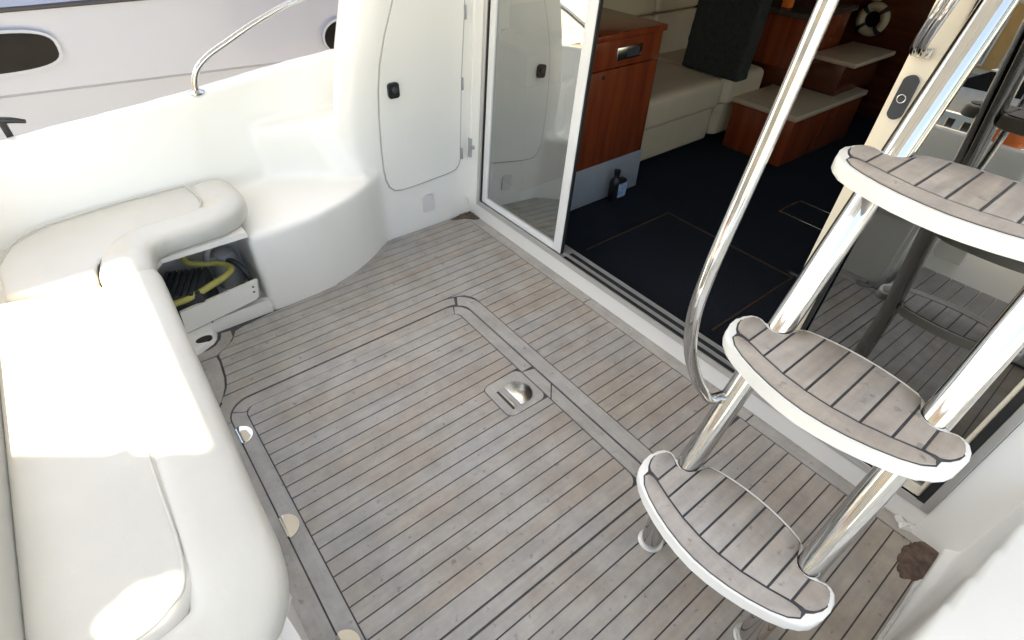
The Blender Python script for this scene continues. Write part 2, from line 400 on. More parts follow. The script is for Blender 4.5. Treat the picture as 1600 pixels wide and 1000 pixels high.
# --- hatch lid in the deck, a thing that lifts
hatch = empty('deck_hatch', 'rectangular teak planked hatch lid flush in the cockpit floor with lift ring', 'hatch', loc=(.5, 1, 0))
def hp(o): o.matrix_parent_inverse = hatch.matrix_world.inverted() if False else Matrix.Translation((-.5, -1, 0)); return o
HX0, HX1, HY0, HY1 = .047, .946, .472, 1.520
def corner_cut(y, r=.04):
    d = 0
    if y > HY1 - r: t = (y - (HY1 - r)) / r; d = r * (1 - math.sqrt(max(0, 1 - t * t)))
    if y < HY0 + r: t = ((HY0 + r) - y) / r; d = r * (1 - math.sqrt(max(0, 1 - t * t)))
    return d
def not_plate(y):   # right limit inside the hatch, interrupted by the lift-ring pad
    return None
PX0, PX1, PY0, PY1 = .772, .946, .918, 1.094
ks = [HY0] + [Y0 + k * PI for k in range(-20, 1) if Y0 + k * PI > HY0 + .012] + [HY1]
for a, b in zip(ks, ks[1:]):
    fl = lambda y: HX0 + G + corner_cut(y); fr = lambda y: HX1 - G - corner_cut(y)
    n = 9 if (a == ks[0] or b == ks[-1]) else 2
    if a < PY1 and b > PY0:
        def frp(y):
            if y < PY0 or y > PY1: return PX0 + .035
            d = min(y - PY0, PY1 - y); r = .03
            return PX0 - G + (r - math.sqrt(max(0, r * r - (r - d) ** 2)) if d < r else 0)
        if b <= PY1 and a >= PY0:
            o = band(a, b, fl, frp, hatch, n=5); hp(o)
        else:
            o = band(a, b, fl, lambda y: fr(y) if (y > PY1 + G or y < PY0 - G) else frp(y), hatch, n=15); hp(o)
    else:
        o = band(a, b, fl, fr, hatch, n=n); hp(o)
def arc_strip(x0, x1, y0, y1, w, r, which, m='teakY'):
    """one side of a rounded rectangular frame: outer box x0..x1,y0..y1, width w, outer radius r"""
    ri = max(r - w, .012); g = G; T0 = 180 if r > .13 else 147
    def arc(cx, cy, rad, a0, a1, k=6): return [(cx + rad * math.cos(math.radians(a0 + (a1 - a0) * j / k)), cy + rad * math.sin(math.radians(a0 + (a1 - a0) * j / k))) for j in range(k + 1)]
    ro = r - g; rin = ri + g
    if which == 'left': p = [(x0 + g, y0)] + [(x0 + w - g, y0)] + arc(x0 + w + ri, y1 - w - ri, rin, 180, 150)[0:7] + arc(x0 + r, y1 - r, ro, 150, 180)
    if which == 'top': p = arc(x0 + r, y1 - r, ro, T0, 90, 10) + arc(x1 - r, y1 - r, ro, 90, 64) + arc(x1 - w - ri, y1 - w - ri, rin, 64, 90) + arc(x0 + w + ri, y1 - w - ri, rin, 90, T0, 10)
    if which == 'right': p = arc(x1 - r, y1 - r, ro, 60, 0) + [(x1 - g, y0), (x1 - w + g, y0)] + arc(x1 - w - ri, y1 - w - ri, rin, 0, 60)
    return p
# inner frame of the lid
fx0, fx1, fy1 = -.006, 1.0, 1.567
o = prism('border_plank', arc_strip(fx0, fx1, .475, fy1, .053, .085, 'left'), ZB, ZT, 'teakY', hatch); hp(o)
o = prism('border_plank', arc_strip(fx0, fx1, .475, fy1, .05, .085, 'top'), ZB, ZT, 'teak', hatch); hp(o)
pr_ = arc_strip(fx0, fx1, 1.072, fy1, .053, .085, 'right')
o = prism('border_plank', pr_, ZB, ZT, 'teakY', hatch); hp(o)
o = prism('border_plank', [(.947 + G, .905), (.997, .958), (.997, 1.055), (.947 + G, 1.068)], ZB, ZT, 'teakY', hatch); hp(o)
o = prism('border_plank', [(.947 + G, .475), (.997, .475), (.997, .950), (.947 + G, .898)], ZB, ZT, 'teakY', hatch); hp(o)
o = prism('border_plank', [(fx0 + G, .430), (1.0 - G, .430), (1.0 - G, .470), (.93, .470 - G), (.10, .470 - G), (fx0 + G, .470)], ZB, ZT, 'teak', hatch); hp(o)
# fixed outer frame
prism('border_plank', arc_strip(-.056, 1.066, .43, TOPY - .0005, .05, .135, 'top'), ZB, ZT, 'teak', deck)
prism('border_plank', arc_strip(-.03, 1.066, .43, TOPY, .063, .12, 'right'), ZB, ZT, 'teakY', deck)
# lift ring pad
o = prism('lift_pad', rrect(PX0 + G, PX1 - G, PY0 + G, PY1 - G, .028), ZB, ZT, 'teakY', hatch); hp(o)
def dshape(cx, cy, r, fx): # D: flat side towards -x
    pts = [(cx + r * math.cos(math.radians(a)), cy + r * math.sin(math.radians(a))) for a in range(-115, 116, 10)]
    return [(max(p[0], fx), p[1]) for p in pts]
o = prism('lift_plate', dshape(.866, .997, .056, .815), -.004, .0035, 'steel', hatch, bev=.002); hp(o)
o = box('lift_slot', .806, .8145, .945, 1.046, -.004, .0012, 'black', hatch); hp(o)
o = box('lift_ring', .8165, .821, .95, 1.042, .001, .0052, 'chrome', hatch, bev=.0015); hp(o)
for cy in (1.408, 1.000, .602):
    o = prism('hinge', [(max(p[0], -.004), p[1]) for p in [(-.004 + .042 * math.cos(math.radians(a)), cy + .042 * math.sin(math.radians(a))) for a in range(-96, 97, 8)]], -.004, .0030, 'chrome', hatch, bev=.0012); hp(o)
    kn = tube('hinge_pin', [(-.006, cy - .036, .002), (-.006, cy + .036, .002)], .0035, 'chrome', o, 8)

# --- cockpit side, port: riser, shelf, ledge, coaming, locker wall (one moulding)
bm = bmesh.new()
bm_prism(bm, [(.315, 1.992), (.5, 1.992), (.60, 2.003), (.667, 2.025), (.74, 2.05), (.809, 2.082), (.885, 2.13), (.93, 2.165), (.985, 2.20), (1.05, 2.85), (.315, 2.85)], -.2, .368)
lo = [(.95, 2.19), (.905, 2.165), (.845, 2.185), (.74, 2.285), (.608, 2.37), (.42, 2.50), (.36, 2.56), (.36, 2.85), (1.05, 2.85), (1.05, 2.25)]
hi = [(.97, 2.25), (.92, 2.26), (.85, 2.30), (.73, 2.36), (.62, 2.42), (.50, 2.49), (.46, 2.56), (.46, 2.85), (1.05, 2.85), (1.05, 2.27)]
bm_prism(bm, lo, .30, .590, hi)
# coaming swept along its curve
cp = [(-.60, .35), (-.58, 1.2), (-.545, 1.9), (-.50, 2.12), (-.40, 2.27), (-.26, 2.335), (-.05, 2.36), (.2, 2.375), (.42, 2.40), (.62, 2.44), (.85, 2.48), (1.1, 2.50)]
inn = [Vector((p[0], p[1], 0)) for p in cp]; inn = catmull(inn, 4); lob, hib, zt = [], [], []
for i, p in enumerate(inn):
    t = (inn[min(i + 1, len(inn) - 1)] - inn[max(i - 1, 0)]).normalized(); nrm = Vector((-t.y, t.x, 0))
    lob.append(p); hib.append(p + nrm * .095)
ring_lo = [(p.x, p.y) for p in lob] ; n_ = len(lob)
def top_z(x): return .708 + (x + .26) * .066 if x > -.4 else .70
prev = None
secs = []
for p, q in zip(lob, hib):
    t = (q - p).normalized()
    z = top_z(p.x)
    secs.append([bm.verts.new((p.x, p.y, -.15)), bm.verts.new((p.x, p.y, .42)), bm.verts.new((q.x, q.y, z)), bm.verts.new((q.x + t.x * .11, q.y + t.y * .11, z - .006)), bm.verts.new((q.x + t.x * .17, q.y + t.y * .17, z - .10)), bm.verts.new((q.x + t.x * .19, q.y + t.y * .19, -.15))])
for a, b in zip(secs, secs[1:]):
    for j in range(6): bm.faces.new((a[j], a[(j + 1) % 6], b[(j + 1) % 6], b[j]))
bm.faces.new(secs[0]); bm.faces.new(secs[-1][::-1])
# locker wall / pillar sections, leaning forward with height
def pil(z):
    xl = interp([(-.2, .86), (.3, .83), (.45, .81), (.63, .812), (.88, .866), (1.08, .93), (1.5, 1.08), (2.1, 1.32)], z)
    return [(xl + .36, 2.85), (xl + .13, 2.45), (xl + .06, 2.345), (xl + .045, 2.275), (xl + .085, 2.220), (xl + .16, 2.202), (xl + .22, 2.20), (1.75, 2.20), (1.75, 2.85)]
zs = [-.2, .3, .45, .63, .75, .88, 1.0, 1.08, 1.3, 1.5, 1.8, 2.1]
rs = [[bm.verts.new((x, y, z)) for x, y in pil(z)] for z in zs]
for a, b in zip(rs, rs[1:]):
    m_ = len(a)
    for j in range(m_): bm.faces.new((a[j], a[(j + 1) % m_], b[(j + 1) % m_], b[j]))
bm.faces.new(rs[0][::-1]); bm.faces.new(rs[-1])
port = soften('cockpit_side_port', bm, 'gel', .0125, 18); tag(port, kind='structure')

# locker door on that wall, part of the wall
YW = 2.20
pl = [(1.30, 1.36), (1.235, 1.22), (1.147, 1.058), (1.095, .94), (1.057, .832), (1.036, .73), (1.024, .627), (1.014, .48), (1.012, .38), (1.017, .325), (1.030, .288), (1.052, .266), (1.085, .258), (1.14, .257), (1.25, .263), (1.365, .271), (1.402, .280), (1.422, .298), (1.432, .33), (1.442, .50), (1.455, .72), (1.483, 1.0), (1.50, 1.36)]
cx_, cz_ = 1.23, .8
def wallpoly(P, y): return [(x, y, z) for x, z in P]
ld = plate('locker_door', wallpoly(pl, YW - .0085), (0, 1, 0), .02, 'gel', port, bev=.002)
gs = [(cx_ + (x - cx_) * 1.018 + (0.002 if x > cx_ else -.002), cz_ + (z - cz_) * 1.012) for x, z in pl]
plate('gasket', wallpoly(gs, YW - .0055), (0, 1, 0), .012, 'lgrey', port)
lt = plate('latch', [(x, YW - .022, z) for x, z in rrect(1.072, 1.124, .693, .757, .012)], (0, 1, 0), .014, 'black', ld, bev=.004)
lathe('latch_lock', [(.001, .0), (.013, .0), (.013, .006), (.009, .008), (.001, .008)], 'dgrey', ld).data.transform(Matrix.Translation((1.10, YW - .022, .728)) @ Matrix.Rotation(math.radians(90), 4, 'X'))
for hx, hz in ((1.441, .352), (1.4575, .69), (1.484, .985)):
    box('hinge', hx - .003, hx + .008, YW - .014, YW, hz - .028, hz + .028, 'grey', ld, bev=.002)
vc = plate('vent_cover', [(x, YW - .008, z) for x, z in rrect(1.197, 1.262, .092, .185, .014)], (0, 1, 0), .012, 'gel2', port, bev=.004)

# --- cockpit side, starboard
bm = bmesh.new()
bm_prism(bm, [(-.6, -.20), (.8, -.195), (1.0, -.215), (1.3, -.25), (1.60, -.262), (1.60, -1.6), (-.6, -1.6)], -.2, .40)
bm_prism(bm, [(-.6, -.225), (1.60, -.225), (1.60, -.4), (-.6, -.4)], -.2, .035)
bm_prism(bm, [(-.6, -.9), (1.7, -.9), (1.7, -1.6), (-.6, -1.6)], -.2, .72)
stb = soften('cockpit_side_starboard', bm, 'gel', .0125, 6); tag(stb, kind='structure')
# --- transom behind the camera, with its moulded step (seen in the door glass)
bm = bmesh.new()
bm_prism(bm, [(-.75, .50), (-.50, .50), (-.50, 2.1), (-.75, 2.1)], -.2, .55)
bm_prism(bm, [(-1.3, .47), (-.70, .47), (-.70, 2.5), (-1.3, 2.5)], -.2, .62)
bm_prism(bm, [(-1.3, -1.6), (-.4, -1.6), (-.4, -.16), (-1.3, -.16)], -.2, .62)
bm_prism(bm, [(-1.3, -.3), (.045, -.3), (.045, .50), (-1.3, .50)], -.2, .085)
tr = soften('transom', bm, 'gel', .014, 5); tag(tr, kind='structure')
for k in range(9):
    a = -.17 + k * .07
    prism('plank', [(-.33, a + .003), (.012, a + .003), (.012, a + .067), (-.33, a + .067)], .08, .096, 'teak', tr)
# hull sides so the boat stands in the water
hullm = bmesh.new(); bm_prism(hullm, [(-1.9, -1.6), (6, -1.6), (7.5, .6), (6, 2.83), (-1.9, 2.83)], -2.7, -.21)
hl = frombm('hull', hullm, 'gel'); tag(hl, kind='structure')

# --- bulkhead: sill, corner, headers, starboard panel
bk = prism('bulkhead', [(1.497, -.16), (1.56, -.16), (1.56, 2.21), (1.497, 2.21)], -.05, .098, 'gel', pts2=[(1.481, -.16), (1.56, -.16), (1.56, 2.21), (1.481, 2.21)], bev=.008); tag(bk, kind='structure')
def slab(name, y0, y1, z0, z1, d0, d1, mat, parent, bev=0):
    bm = bmesh.new()
    v = [bm.verts.new(B(y, z, d)) for z in (z0, z1) for (y, d) in ((y0, d0), (y1, d0), (y1, d1), (y0, d1))]
    bm.faces.new(v[3::-1]); bm.faces.new(v[4:])
    for i in range(4): bm.faces.new((v[i], v[(i + 1) % 4], v[4 + (i + 1) % 4], v[4 + i]))
    if bev: bmesh.ops.bevel(bm, geom=bm.edges[:], offset=bev, segments=2, affect='EDGES', profile=.5)
    o = frombm(name, bm, mat, parent)
    if bev: auto_smooth(o, 50)
    return o
slab('corner_panel', 2.106, 2.215, .096, 2.1, -.002, .10, 'gel', bk)
slab('side_panel', -1.6, -.144, -.05, 2.1, .004, .10, 'gel', bk)
slab('header', -.144, 2.106, 1.90, 2.1, .0, .10, 'gel', bk)
# --- flybridge edge above the door, and an unseen sun blocker added to shape the cockpit light
fb = box('flybridge_deck', 1.52, 2.2, -1.6, 3.05, 2.101, 2.30, 'gel', None, .02); tag(fb, kind='structure')
rp = [(1.05, -1.0), (1.05, 3.75), (-2.3, 3.75), (-2.3, 2.79), (-1.235, 2.79), (-1.235, 1.864), (-2.3, 2.672), (-2.3, -1.0)]  # outline and notch cut to place the sun patch on the bench
hole = [(-1.43 + .058 * math.cos(a) * (1 + .25 * math.sin(3 * a)), 1.585 + .045 * math.sin(a) * (1 + .2 * math.cos(2 * a))) for a in [math.pi / 2 - 2 * math.pi * i / 16 for i in range(1, 16)]]  # opening added to throw a small sun spot on the bench
ix = rp.index((-1.235, 1.864)) + 1
rp = rp[:ix] + [(-1.429, 2.011)] + hole + [(-1.431, 2.0125)] + rp[ix:]
rf = prism('unseen_sun_blocker', rp, 3.0, 3.02, 'white'); box('slit_blocker', -1.45, -1.37, 1.632, 2.004, 3.022, 3.026, 'white', rf); tag(rf, kind='structure')  # added out-of-view blocker, plus a strip closing its slit to stray sun

# ================================================================== DOORS
def leaf(name, label, y0, y1, sl, sr, mat_s, gmat, d):
    e = empty(name, label, 'glass door', loc=B((y0 + y1) / 2, .1, d))
    inv = Matrix.Translation(-Vector(e.location))
    parts = [slab('stile', y0, y0 + sr, .128, 1.88, d, d + .018, mat_s, e, .003), slab('stile', y1 - sl, y1, .128, 1.88, d, d + .028, mat_s, e, .003),
             slab('bottom_rail', y0 + sr, y1 - sl, .128, .158, d + .001, d + .027, mat_s, e), slab('top_rail', y0 + sr, y1 - sl, 1.84, 1.88, d + .001, d + .027, mat_s, e)]
    # single sheet pane (mirror-like tinted glass) lying in the frame
    bm = bmesh.new(); vs_ = [bm.verts.new(B(y, z, d + .010)) for y, z in ((y0 + sr - .004, .154), (y1 - sl + .004, .154), (y1 - sl + .004, 1.845), (y0 + sr - .004, 1.845))]
    bm.faces.new(vs_); parts.append(frombm('pane', bm, gmat, e))
    for p in parts: p.matrix_parent_inverse = inv
    return e, inv
fr_ = empty('door_frame', 'aluminium door frame with black gasket standing on the white sill', 'door frame', loc=(1.48, 1, .1)); finv = Matrix.Translation((-1.48, -1, -.1))
def fp(o): o.matrix_parent_inverse = finv; return o
fp(slab('jamb', 2.082, 2.105, .099, 1.90, -.004, .05, 'alu', fr_, .002))
fp(slab('gasket', 2.070, 2.082, .12, 1.90, .004, .05, 'rubber', fr_))
fp(slab('jamb', -.142, -.120, .099, 1.90, -.004, .05, 'alu', fr_, .002))
fp(slab('gasket', -.120, -.100, .12, 1.90, -.001, .05, 'rubber', fr_))
fp(slab('track', -.120, 2.082, .099, .110, -.004, .095, 'alu', fr_))
fp(slab('track_rib', -.120, 2.082, .110, .124, -.003, .002, 'alu', fr_))
fp(slab('track_groove', -.120, 1.44, .1105, .114, .004, .032, 'rubber', fr_))
fp(slab('track_rib', -.120, 2.082, .110, .124, .036, .041, 'alu', fr_))
fp(slab('track_groove', -.120, 1.44, .1105, .114, .043, .074, 'rubber', fr_))
fp(slab('track_rib', -.120, 2.082, .110, .126, .078, .083, 'alu', fr_))
fp(slab('head_rail', -.120, 2.082, 1.885, 1.90, -.004, .095, 'alu', fr_))
dl, dli = leaf('sliding_door', 'glass sliding door leaf beside the white locker wall, slid open', 1.455, 2.068, .040, .050, 'white', 'gl', .005)
o = slab('edge_seal', 1.448, 1.4545, .128, 1.88, .008, .022, 'rubber', dl); o.matrix_parent_inverse = dli
drr, dri = leaf('sliding_door', 'dark mirrored glass door leaf behind the boarding ladder with oval black latch', -.100, .470, .075, .012, 'cream', 'gr', .005)
o = slab('edge_seal', .382, .3948, .158, 1.84, -.001, .006, 'rubber', drr); o.matrix_parent_inverse = dri
ov = []
for a in range(0, 360, 15):
    c_, s_ = math.cos(math.radians(a)), math.sin(math.radians(a))
    ov.append(B(.437 + .0165 * c_, 1.100 + .033 * (1 if s_ > 0.001 else -1 if s_ < -.001 else 0) + .0165 * s_, -.006))
lt = plate('latch_plate', ov, (1, 0, -K), .012, 'dgrey', drr, bev=.002); lt.matrix_parent_inverse = dri
ringp = [Vector(B(.437 + .009 * math.cos(t * math.pi / 12), 1.098 + .009 * math.sin(t * math.pi / 12), -.007)) for t in range(25)]
o = tube('latch_ring', ringp, .0016, 'steel', lt, 8); o.matrix_parent_inverse = dri
# ------------------------------------------------------------------ pole in the corner
po = empty('pole', 'slim white vertical pole with grey end sleeve in the corner beside the locker door', 'pole', loc=(1.47, 2.17, .3)); pinv = Matrix.Translation((-1.47, -2.17, -.3))
for nm, z0, z1, r, mt in (('rod', .42, 2.05, .008, 'white'), ('end_sleeve', .335, .43, .0125, 'grey')):
    o = tube(nm, [(1.462 + K * z0, 2.172, z0), (1.462 + K * z1, 2.172, z1)], r, mt, po, 16); o.matrix_parent_inverse = pinv
o = box('clip', 1.475, 1.51, 2.135, 2.165, .385, .40, 'grey', po, .002); o.matrix_parent_inverse = pinv

# ================================================================== SETTEE
sb = empty('settee_base', 'white moulded bench base with an open locker below the corner seat', 'bench', loc=(-.2, 1.5, 0)); sbi = Matrix.Translation((.2, -1.5, 0))
def sp(o): o.matrix_parent_inverse = sbi; return o
sp(prism('bench_front', [(-.12, .56), (-.065, .56), (-.065, 1.52), (-.055, 1.64), (-.047, 1.72), (-.04, 1.84), (-.03, 1.92), (-.012, 2.00), (-.008, 2.05), (-.12, 2.05)], -.05, .395, 'gel', sb))
sp(prism('bench_end', [(-.55, .54), (-.101, .54), (-.101, .58), (-.55, .58)], -.05, .393, 'gel', sb))
sp(prism('seat_board', [(-.50, .54), (-.09, .54), (-.045, .60), (-.045, 1.84), (-.02, 1.93), (.02, 1.985), (.318, 1.985), (.318, 2.40), (-.50, 2.40)], .372, .392, 'gel', sb, bev=.004))
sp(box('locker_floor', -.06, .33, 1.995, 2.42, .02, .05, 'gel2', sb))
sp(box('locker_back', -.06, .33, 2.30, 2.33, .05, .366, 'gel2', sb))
sp(box('toe_board', -.02, .32, 1.9925, 2.02, -.02, .06, 'gel', sb))
# loose white board closing the lower part of the locker
lb = plate('kick_board', [(x, 1.986, z) for x, z in ((-.01, .050), (.272, .088), (.283, .100), (.297, .178), (.024, .152), (.0, .15))], (0, 1, 0), .014, 'gel', sb, bev=.002); sp(lb)
gk = plate('board_gap', [(x, 1.990, z) for x, z in ((-.01, .043), (.274, .081), (.290, .097), (.303, .178), (.024, .152), (.0, .15))], (0, 1, 0), .004, 'lgrey', sb); sp(gk)
for sx, sz in ((.274, .152), (.271, .128)):
    o = lathe('screw_hole', [(.0005, 0), (.004, 0), (.004, .002), (.0005, .002)], 'dgrey', lb, 10); o.data.transform(Matrix.Translation((sx, 1.9855, sz)) @ Matrix.Rotation(math.radians(90), 4, 'X')); sp(o)

def sweep_roll(name, P, hw, hh, mat, parent, z):
    prof = []
    for k in range(28):
        a = 2 * math.pi * k / 28; c_, s_ = math.cos(a), math.sin(a)
        prof.append((math.copysign(abs(c_) ** .62, c_) * hh, math.copysign(abs(s_) ** .72, s_) * hw))
    pts = catmull([(x, y, z) for x, y in P], 7)
    n = len(pts); rr = [1] * n
    for i in range(4):
        s = [.35, .72, .90, .97][i]; rr[i] = s; rr[-1 - i] = s
    bm = bmesh.new(); bm_tube(bm, pts, rr, caps=True, prof=prof, up=(0, 0, 1))
    o = frombm(name, bm, mat, parent, True); return o
def pad(name, pts, z0, z1, bev, mat, parent):
    bm = bmesh.new(); bm_prism(bm, pts, z0, z1, bev=bev, seg=4)
    return soften(name, bm, mat, .011, 4, parent)
ab = empty('bench_cushion', 'white vinyl cushion of the long bench, half in bright sun', 'cushion', loc=(-.2, 1.2, .4)); abi = Matrix.Translation((.2, -1.2, -.4))
o = pad('seat_pad', [(-.435, .62), (-.30, .605), (-.215, .625), (-.163, .69), (-.164, 1.10), (-.158, 1.835), (-.435, 1.90)], .395, .462, .02, 'vinyl', ab); o.matrix_parent_inverse = abi
o = sweep_roll('front_bolster', [(-.50, .575), (-.34, .555), (-.22, .555), (-.14, .59), (-.110, .67), (-.106, .85), (-.096, 1.2), (-.090, 1.5), (-.085, 1.72), (-.084, 1.87)], .084, .042, 'vinyl', ab, .428); o.matrix_parent_inverse = abi
o = tube('piping', catmull([(-.174, 1.83, .462), (-.180, 1.1, .462), (-.182, .74, .462), (-.225, .665, .462), (-.30, .646, .462), (-.42, .66, .462)], 8), .0032, 'vinyl', ab, 8); o.matrix_parent_inverse = abi
pb = empty('corner_cushion', 'white vinyl corner cushion with beige stained front roll above the open locker', 'cushion', loc=(0, 2.2, .4)); pbi = Matrix.Translation((0, -2.2, -.4))
o = pad('seat_pad', [(-.40, 1.91), (-.17, 1.845), (-.155, 1.95), (-.06, 2.09), (.20, 2.11), (.245, 2.15), (.245, 2.36), (.0, 2.352), (-.27, 2.315), (-.37, 2.23), (-.41, 2.10)], .395, .464, .02, 'vinyl', pb); o.matrix_parent_inverse = pbi
o = sweep_roll('front_bolster', [(-.086, 1.79), (-.078, 1.90), (-.045, 2.00), (.04, 2.052), (.15, 2.060), (.245, 2.075), (.295, 2.13), (.298, 2.24), (.285, 2.37)], .078, .045, 'vinyl_st', pb, .430); o.matrix_parent_inverse = pbi
for nm, P in (('piping', [(.21, 2.36, .468), (.225, 2.28, .470), (.232, 2.19, .468), (.215, 2.14, .464)]), ('piping', [(-.38, 2.20, .464), (-.30, 2.285, .466), (-.15, 2.325, .466), (.05, 2.345, .466), (.20, 2.352, .466)])):
    o = tube(nm, catmull(P, 6), .0028, 'vinyl', pb, 8)
bc = empty('backrest_cushion', 'white vinyl backrest cushion along the stern side of the long bench', 'cushion', loc=(-.5, 1.2, .45)); bci = Matrix.Translation((.5, -1.2, -.45))
bm = bmesh.new(); bm_prism(bm, [(-.50, .55), (-.428, .55), (-.428, 1.22), (-.428, 1.86), (-.50, 1.86)], .41, .545, [(-.56, .55), (-.455, .55), (-.455, 1.22), (-.455, 1.86), (-.56, 1.86)])
o = soften('pad', bm, 'vinyl', .012, 4, bc); o.matrix_parent_inverse = bci

# --- things inside the open locker
vb = empty('slatted_crate', 'black slatted plastic crate inside the open bench locker', 'crate', loc=(.08, 2.1, .05)); vi = Matrix.Translation((-.08, -2.1, -.05))
rot = Matrix.Translation((.06, 2.10, .05)) @ Matrix.Rotation(math.radians(-24), 4, 'Z')
o = box('body', -.085, .075, -.09, .09, 0, .145, 'dgrey', vb, .006); o.data.transform(rot); o.matrix_parent_inverse = vi
for k in range(7):
    o = box('slat', -.085 + k * .023, -.069 + k * .023, -.09, .09, .1445, .153, 'dgrey', vb, .002); o.data.transform(rot); o.matrix_parent_inverse = vi
hz = [(-.01, 2.025, .17), (.06, 2.01, .185), (.14, 2.02, .20), (.21, 2.05, .205), (.235, 2.10, .20), (.20, 2.15, .205), (.13, 2.18, .215), (.10, 2.20, .23), (.10, 2.24, .28), (.085, 2.27, .36)]
tag(tube('hose', catmull(hz, 8), .0125, 'yellow', None, 12), 'yellow hose looped inside the open bench locker', 'hose')
pm = empty('bilge_pump', 'grey pump with hoses at the back of the open bench locker', 'pump', loc=(.24, 2.22, .05)); pmi = Matrix.Translation((-.24, -2.22, -.05))
o = lathe('pump_body', [(.02, 0), (.05, .0), (.055, .02), (.055, .13), (.045, .16), (.02, .175), (.005, .176)], 'grey', pm, 20, (.235, 2.22, .05)); o.matrix_parent_inverse = pmi
o = tube('pump_hose', catmull([(.235, 2.19, .18), (.26, 2.13, .20), (.285, 2.09, .15), (.29, 2.08, .08), (.27, 2.10, .05)], 6), .011, 'dgrey', pm, 10); o.matrix_parent_inverse = pmi
o = tube('pump_hose', catmull([(.20, 2.20, .20), (.17, 2.15, .24), (.19, 2.13, .30), (.24, 2.20, .33)], 6), .012, 'grey', pm, 10); o.matrix_parent_inverse = pmi

# --- drain scoop in the aft port deck corner
ds = empty('deck_drain', 'white moulded drain scoop with dark oval hole in the deck corner below the bench', 'drain', loc=(.06, 1.95, 0)); dsi = Matrix.Translation((-.06, -1.95, 0))
bm = bmesh.new(); bm_prism(bm, [(-.02, 1.88), (.03, 1.905), (.062, 1.918), (.085, 1.943), (.098, 1.978), (.098, 2.0), (-.02, 2.0)], -.03, .022, [(-.02, 1.90), (.028, 1.925), (.055, 1.94), (.07, 1.96), (.075, 1.985), (.075, 2.0), (-.02, 2.0)])
o = soften('scoop', bm, 'gel', .006, 4, ds); o.matrix_parent_inverse = dsi
el = [(.034 + .030 * math.cos(a * math.pi / 10), 1.948 + .017 * math.sin(a * math.pi / 10)) for a in range(20)]
o = prism('drain_hole', el, .015, .0245, 'black', ds); o.matrix_parent_inverse = dsi

# ================================================================== LADDER
YC, YH = .155, .163
lad = empty('boarding_ladder', 'steel boarding ladder with three curved teak treads in front of the saloon door', 'ladder', loc=(.82, YC, 0)); li = Matrix.Translation((-.82, -YC, 0))
def lp(o): o.matrix_parent_inverse = li; return o
def axis_x(z): return .866 + .525 * (z - .36)
for s in (1, -1):
    y = YC + s * YH
    P = [(.822, y, 0), (.822, y, .10), (.822, y, .20)] + [Vector(p) for p in catmull([(.822, y, .20), (.828, y, .27), (.848, y, .33), (axis_x(.40), y, .40)], 5)][1:] + [(axis_x(z), y, z) for z in (.6, .9, 1.2, 1.5, 1.8, 2.0, 2.16)]
    st = lp(tube('stringer', P, .0285, 'chrome', lad, 28))
    lp(lathe('foot_flange', [(.001, 0), (.037, 0), (.037, .004), (.033, .007), (.0287, .008)], 'alu', st, 28, (.822, y, .0005)))
    lathe_c = lp(lathe('collar', [(.0286, -.02), (.033, -.02), (.034, 0), (.033, .02), (.0286, .02)], 'chrome', st, 28))
    lathe_c.data.transform(Matrix.Translation((axis_x(1.75), y, 1.75)) @ Matrix.Rotation(math.atan(.525), 4, 'Y'))
half = [(0, .078), (.03, .077), (.06, .074), (.09, .069), (.115, .062), (.131, .056), (.137, .047), (.139, .034), (.144, .018), (.153, .006), (.165, .001), (.178, .004), (.190, .012), (.202, .017), (.215, .016), (.227, .008), (.236, -.010), (.238, -.035), (.236, -.062), (.230, -.086), (.218, -.104), (.198, -.119), (.165, -.137), (.12, -.154), (.08, -.165), (.04, -.172), (0, -.175)]
full = [(-u, v) for u, v in half[::-1]] + [(u, v) for u, v in half[1:-1]]
full = full[::-1]
cres = [(0, -.117), (.026, -.1165), (.078, -.110), (.131, -.0965), (.16, -.087), (.177, -.081), (.190, -.079), (.20, -.081)]
def cr(u): return interp(cres, abs(u))
backt = [(0, .069), (.03, .068), (.06, .065), (.09, .060), (.115, .053), (.125, .048), (.130, .040), (.133, .022), (.140, .004), (.150, -.007), (.165, -.011), (.180, -.008), (.192, 0), (.204, .005), (.213, .004), (.220, -.003), (.226, -.016), (.2275, -.03)]
def bk_(u): return interp(backt, abs(u))
def ear_lo(u): return interp([(.177, -.078), (.19, -.077), (.205, -.073), (.217, -.062), (.225, -.045), (.2278, -.03)], abs(u))
TREAD_MESH = {}
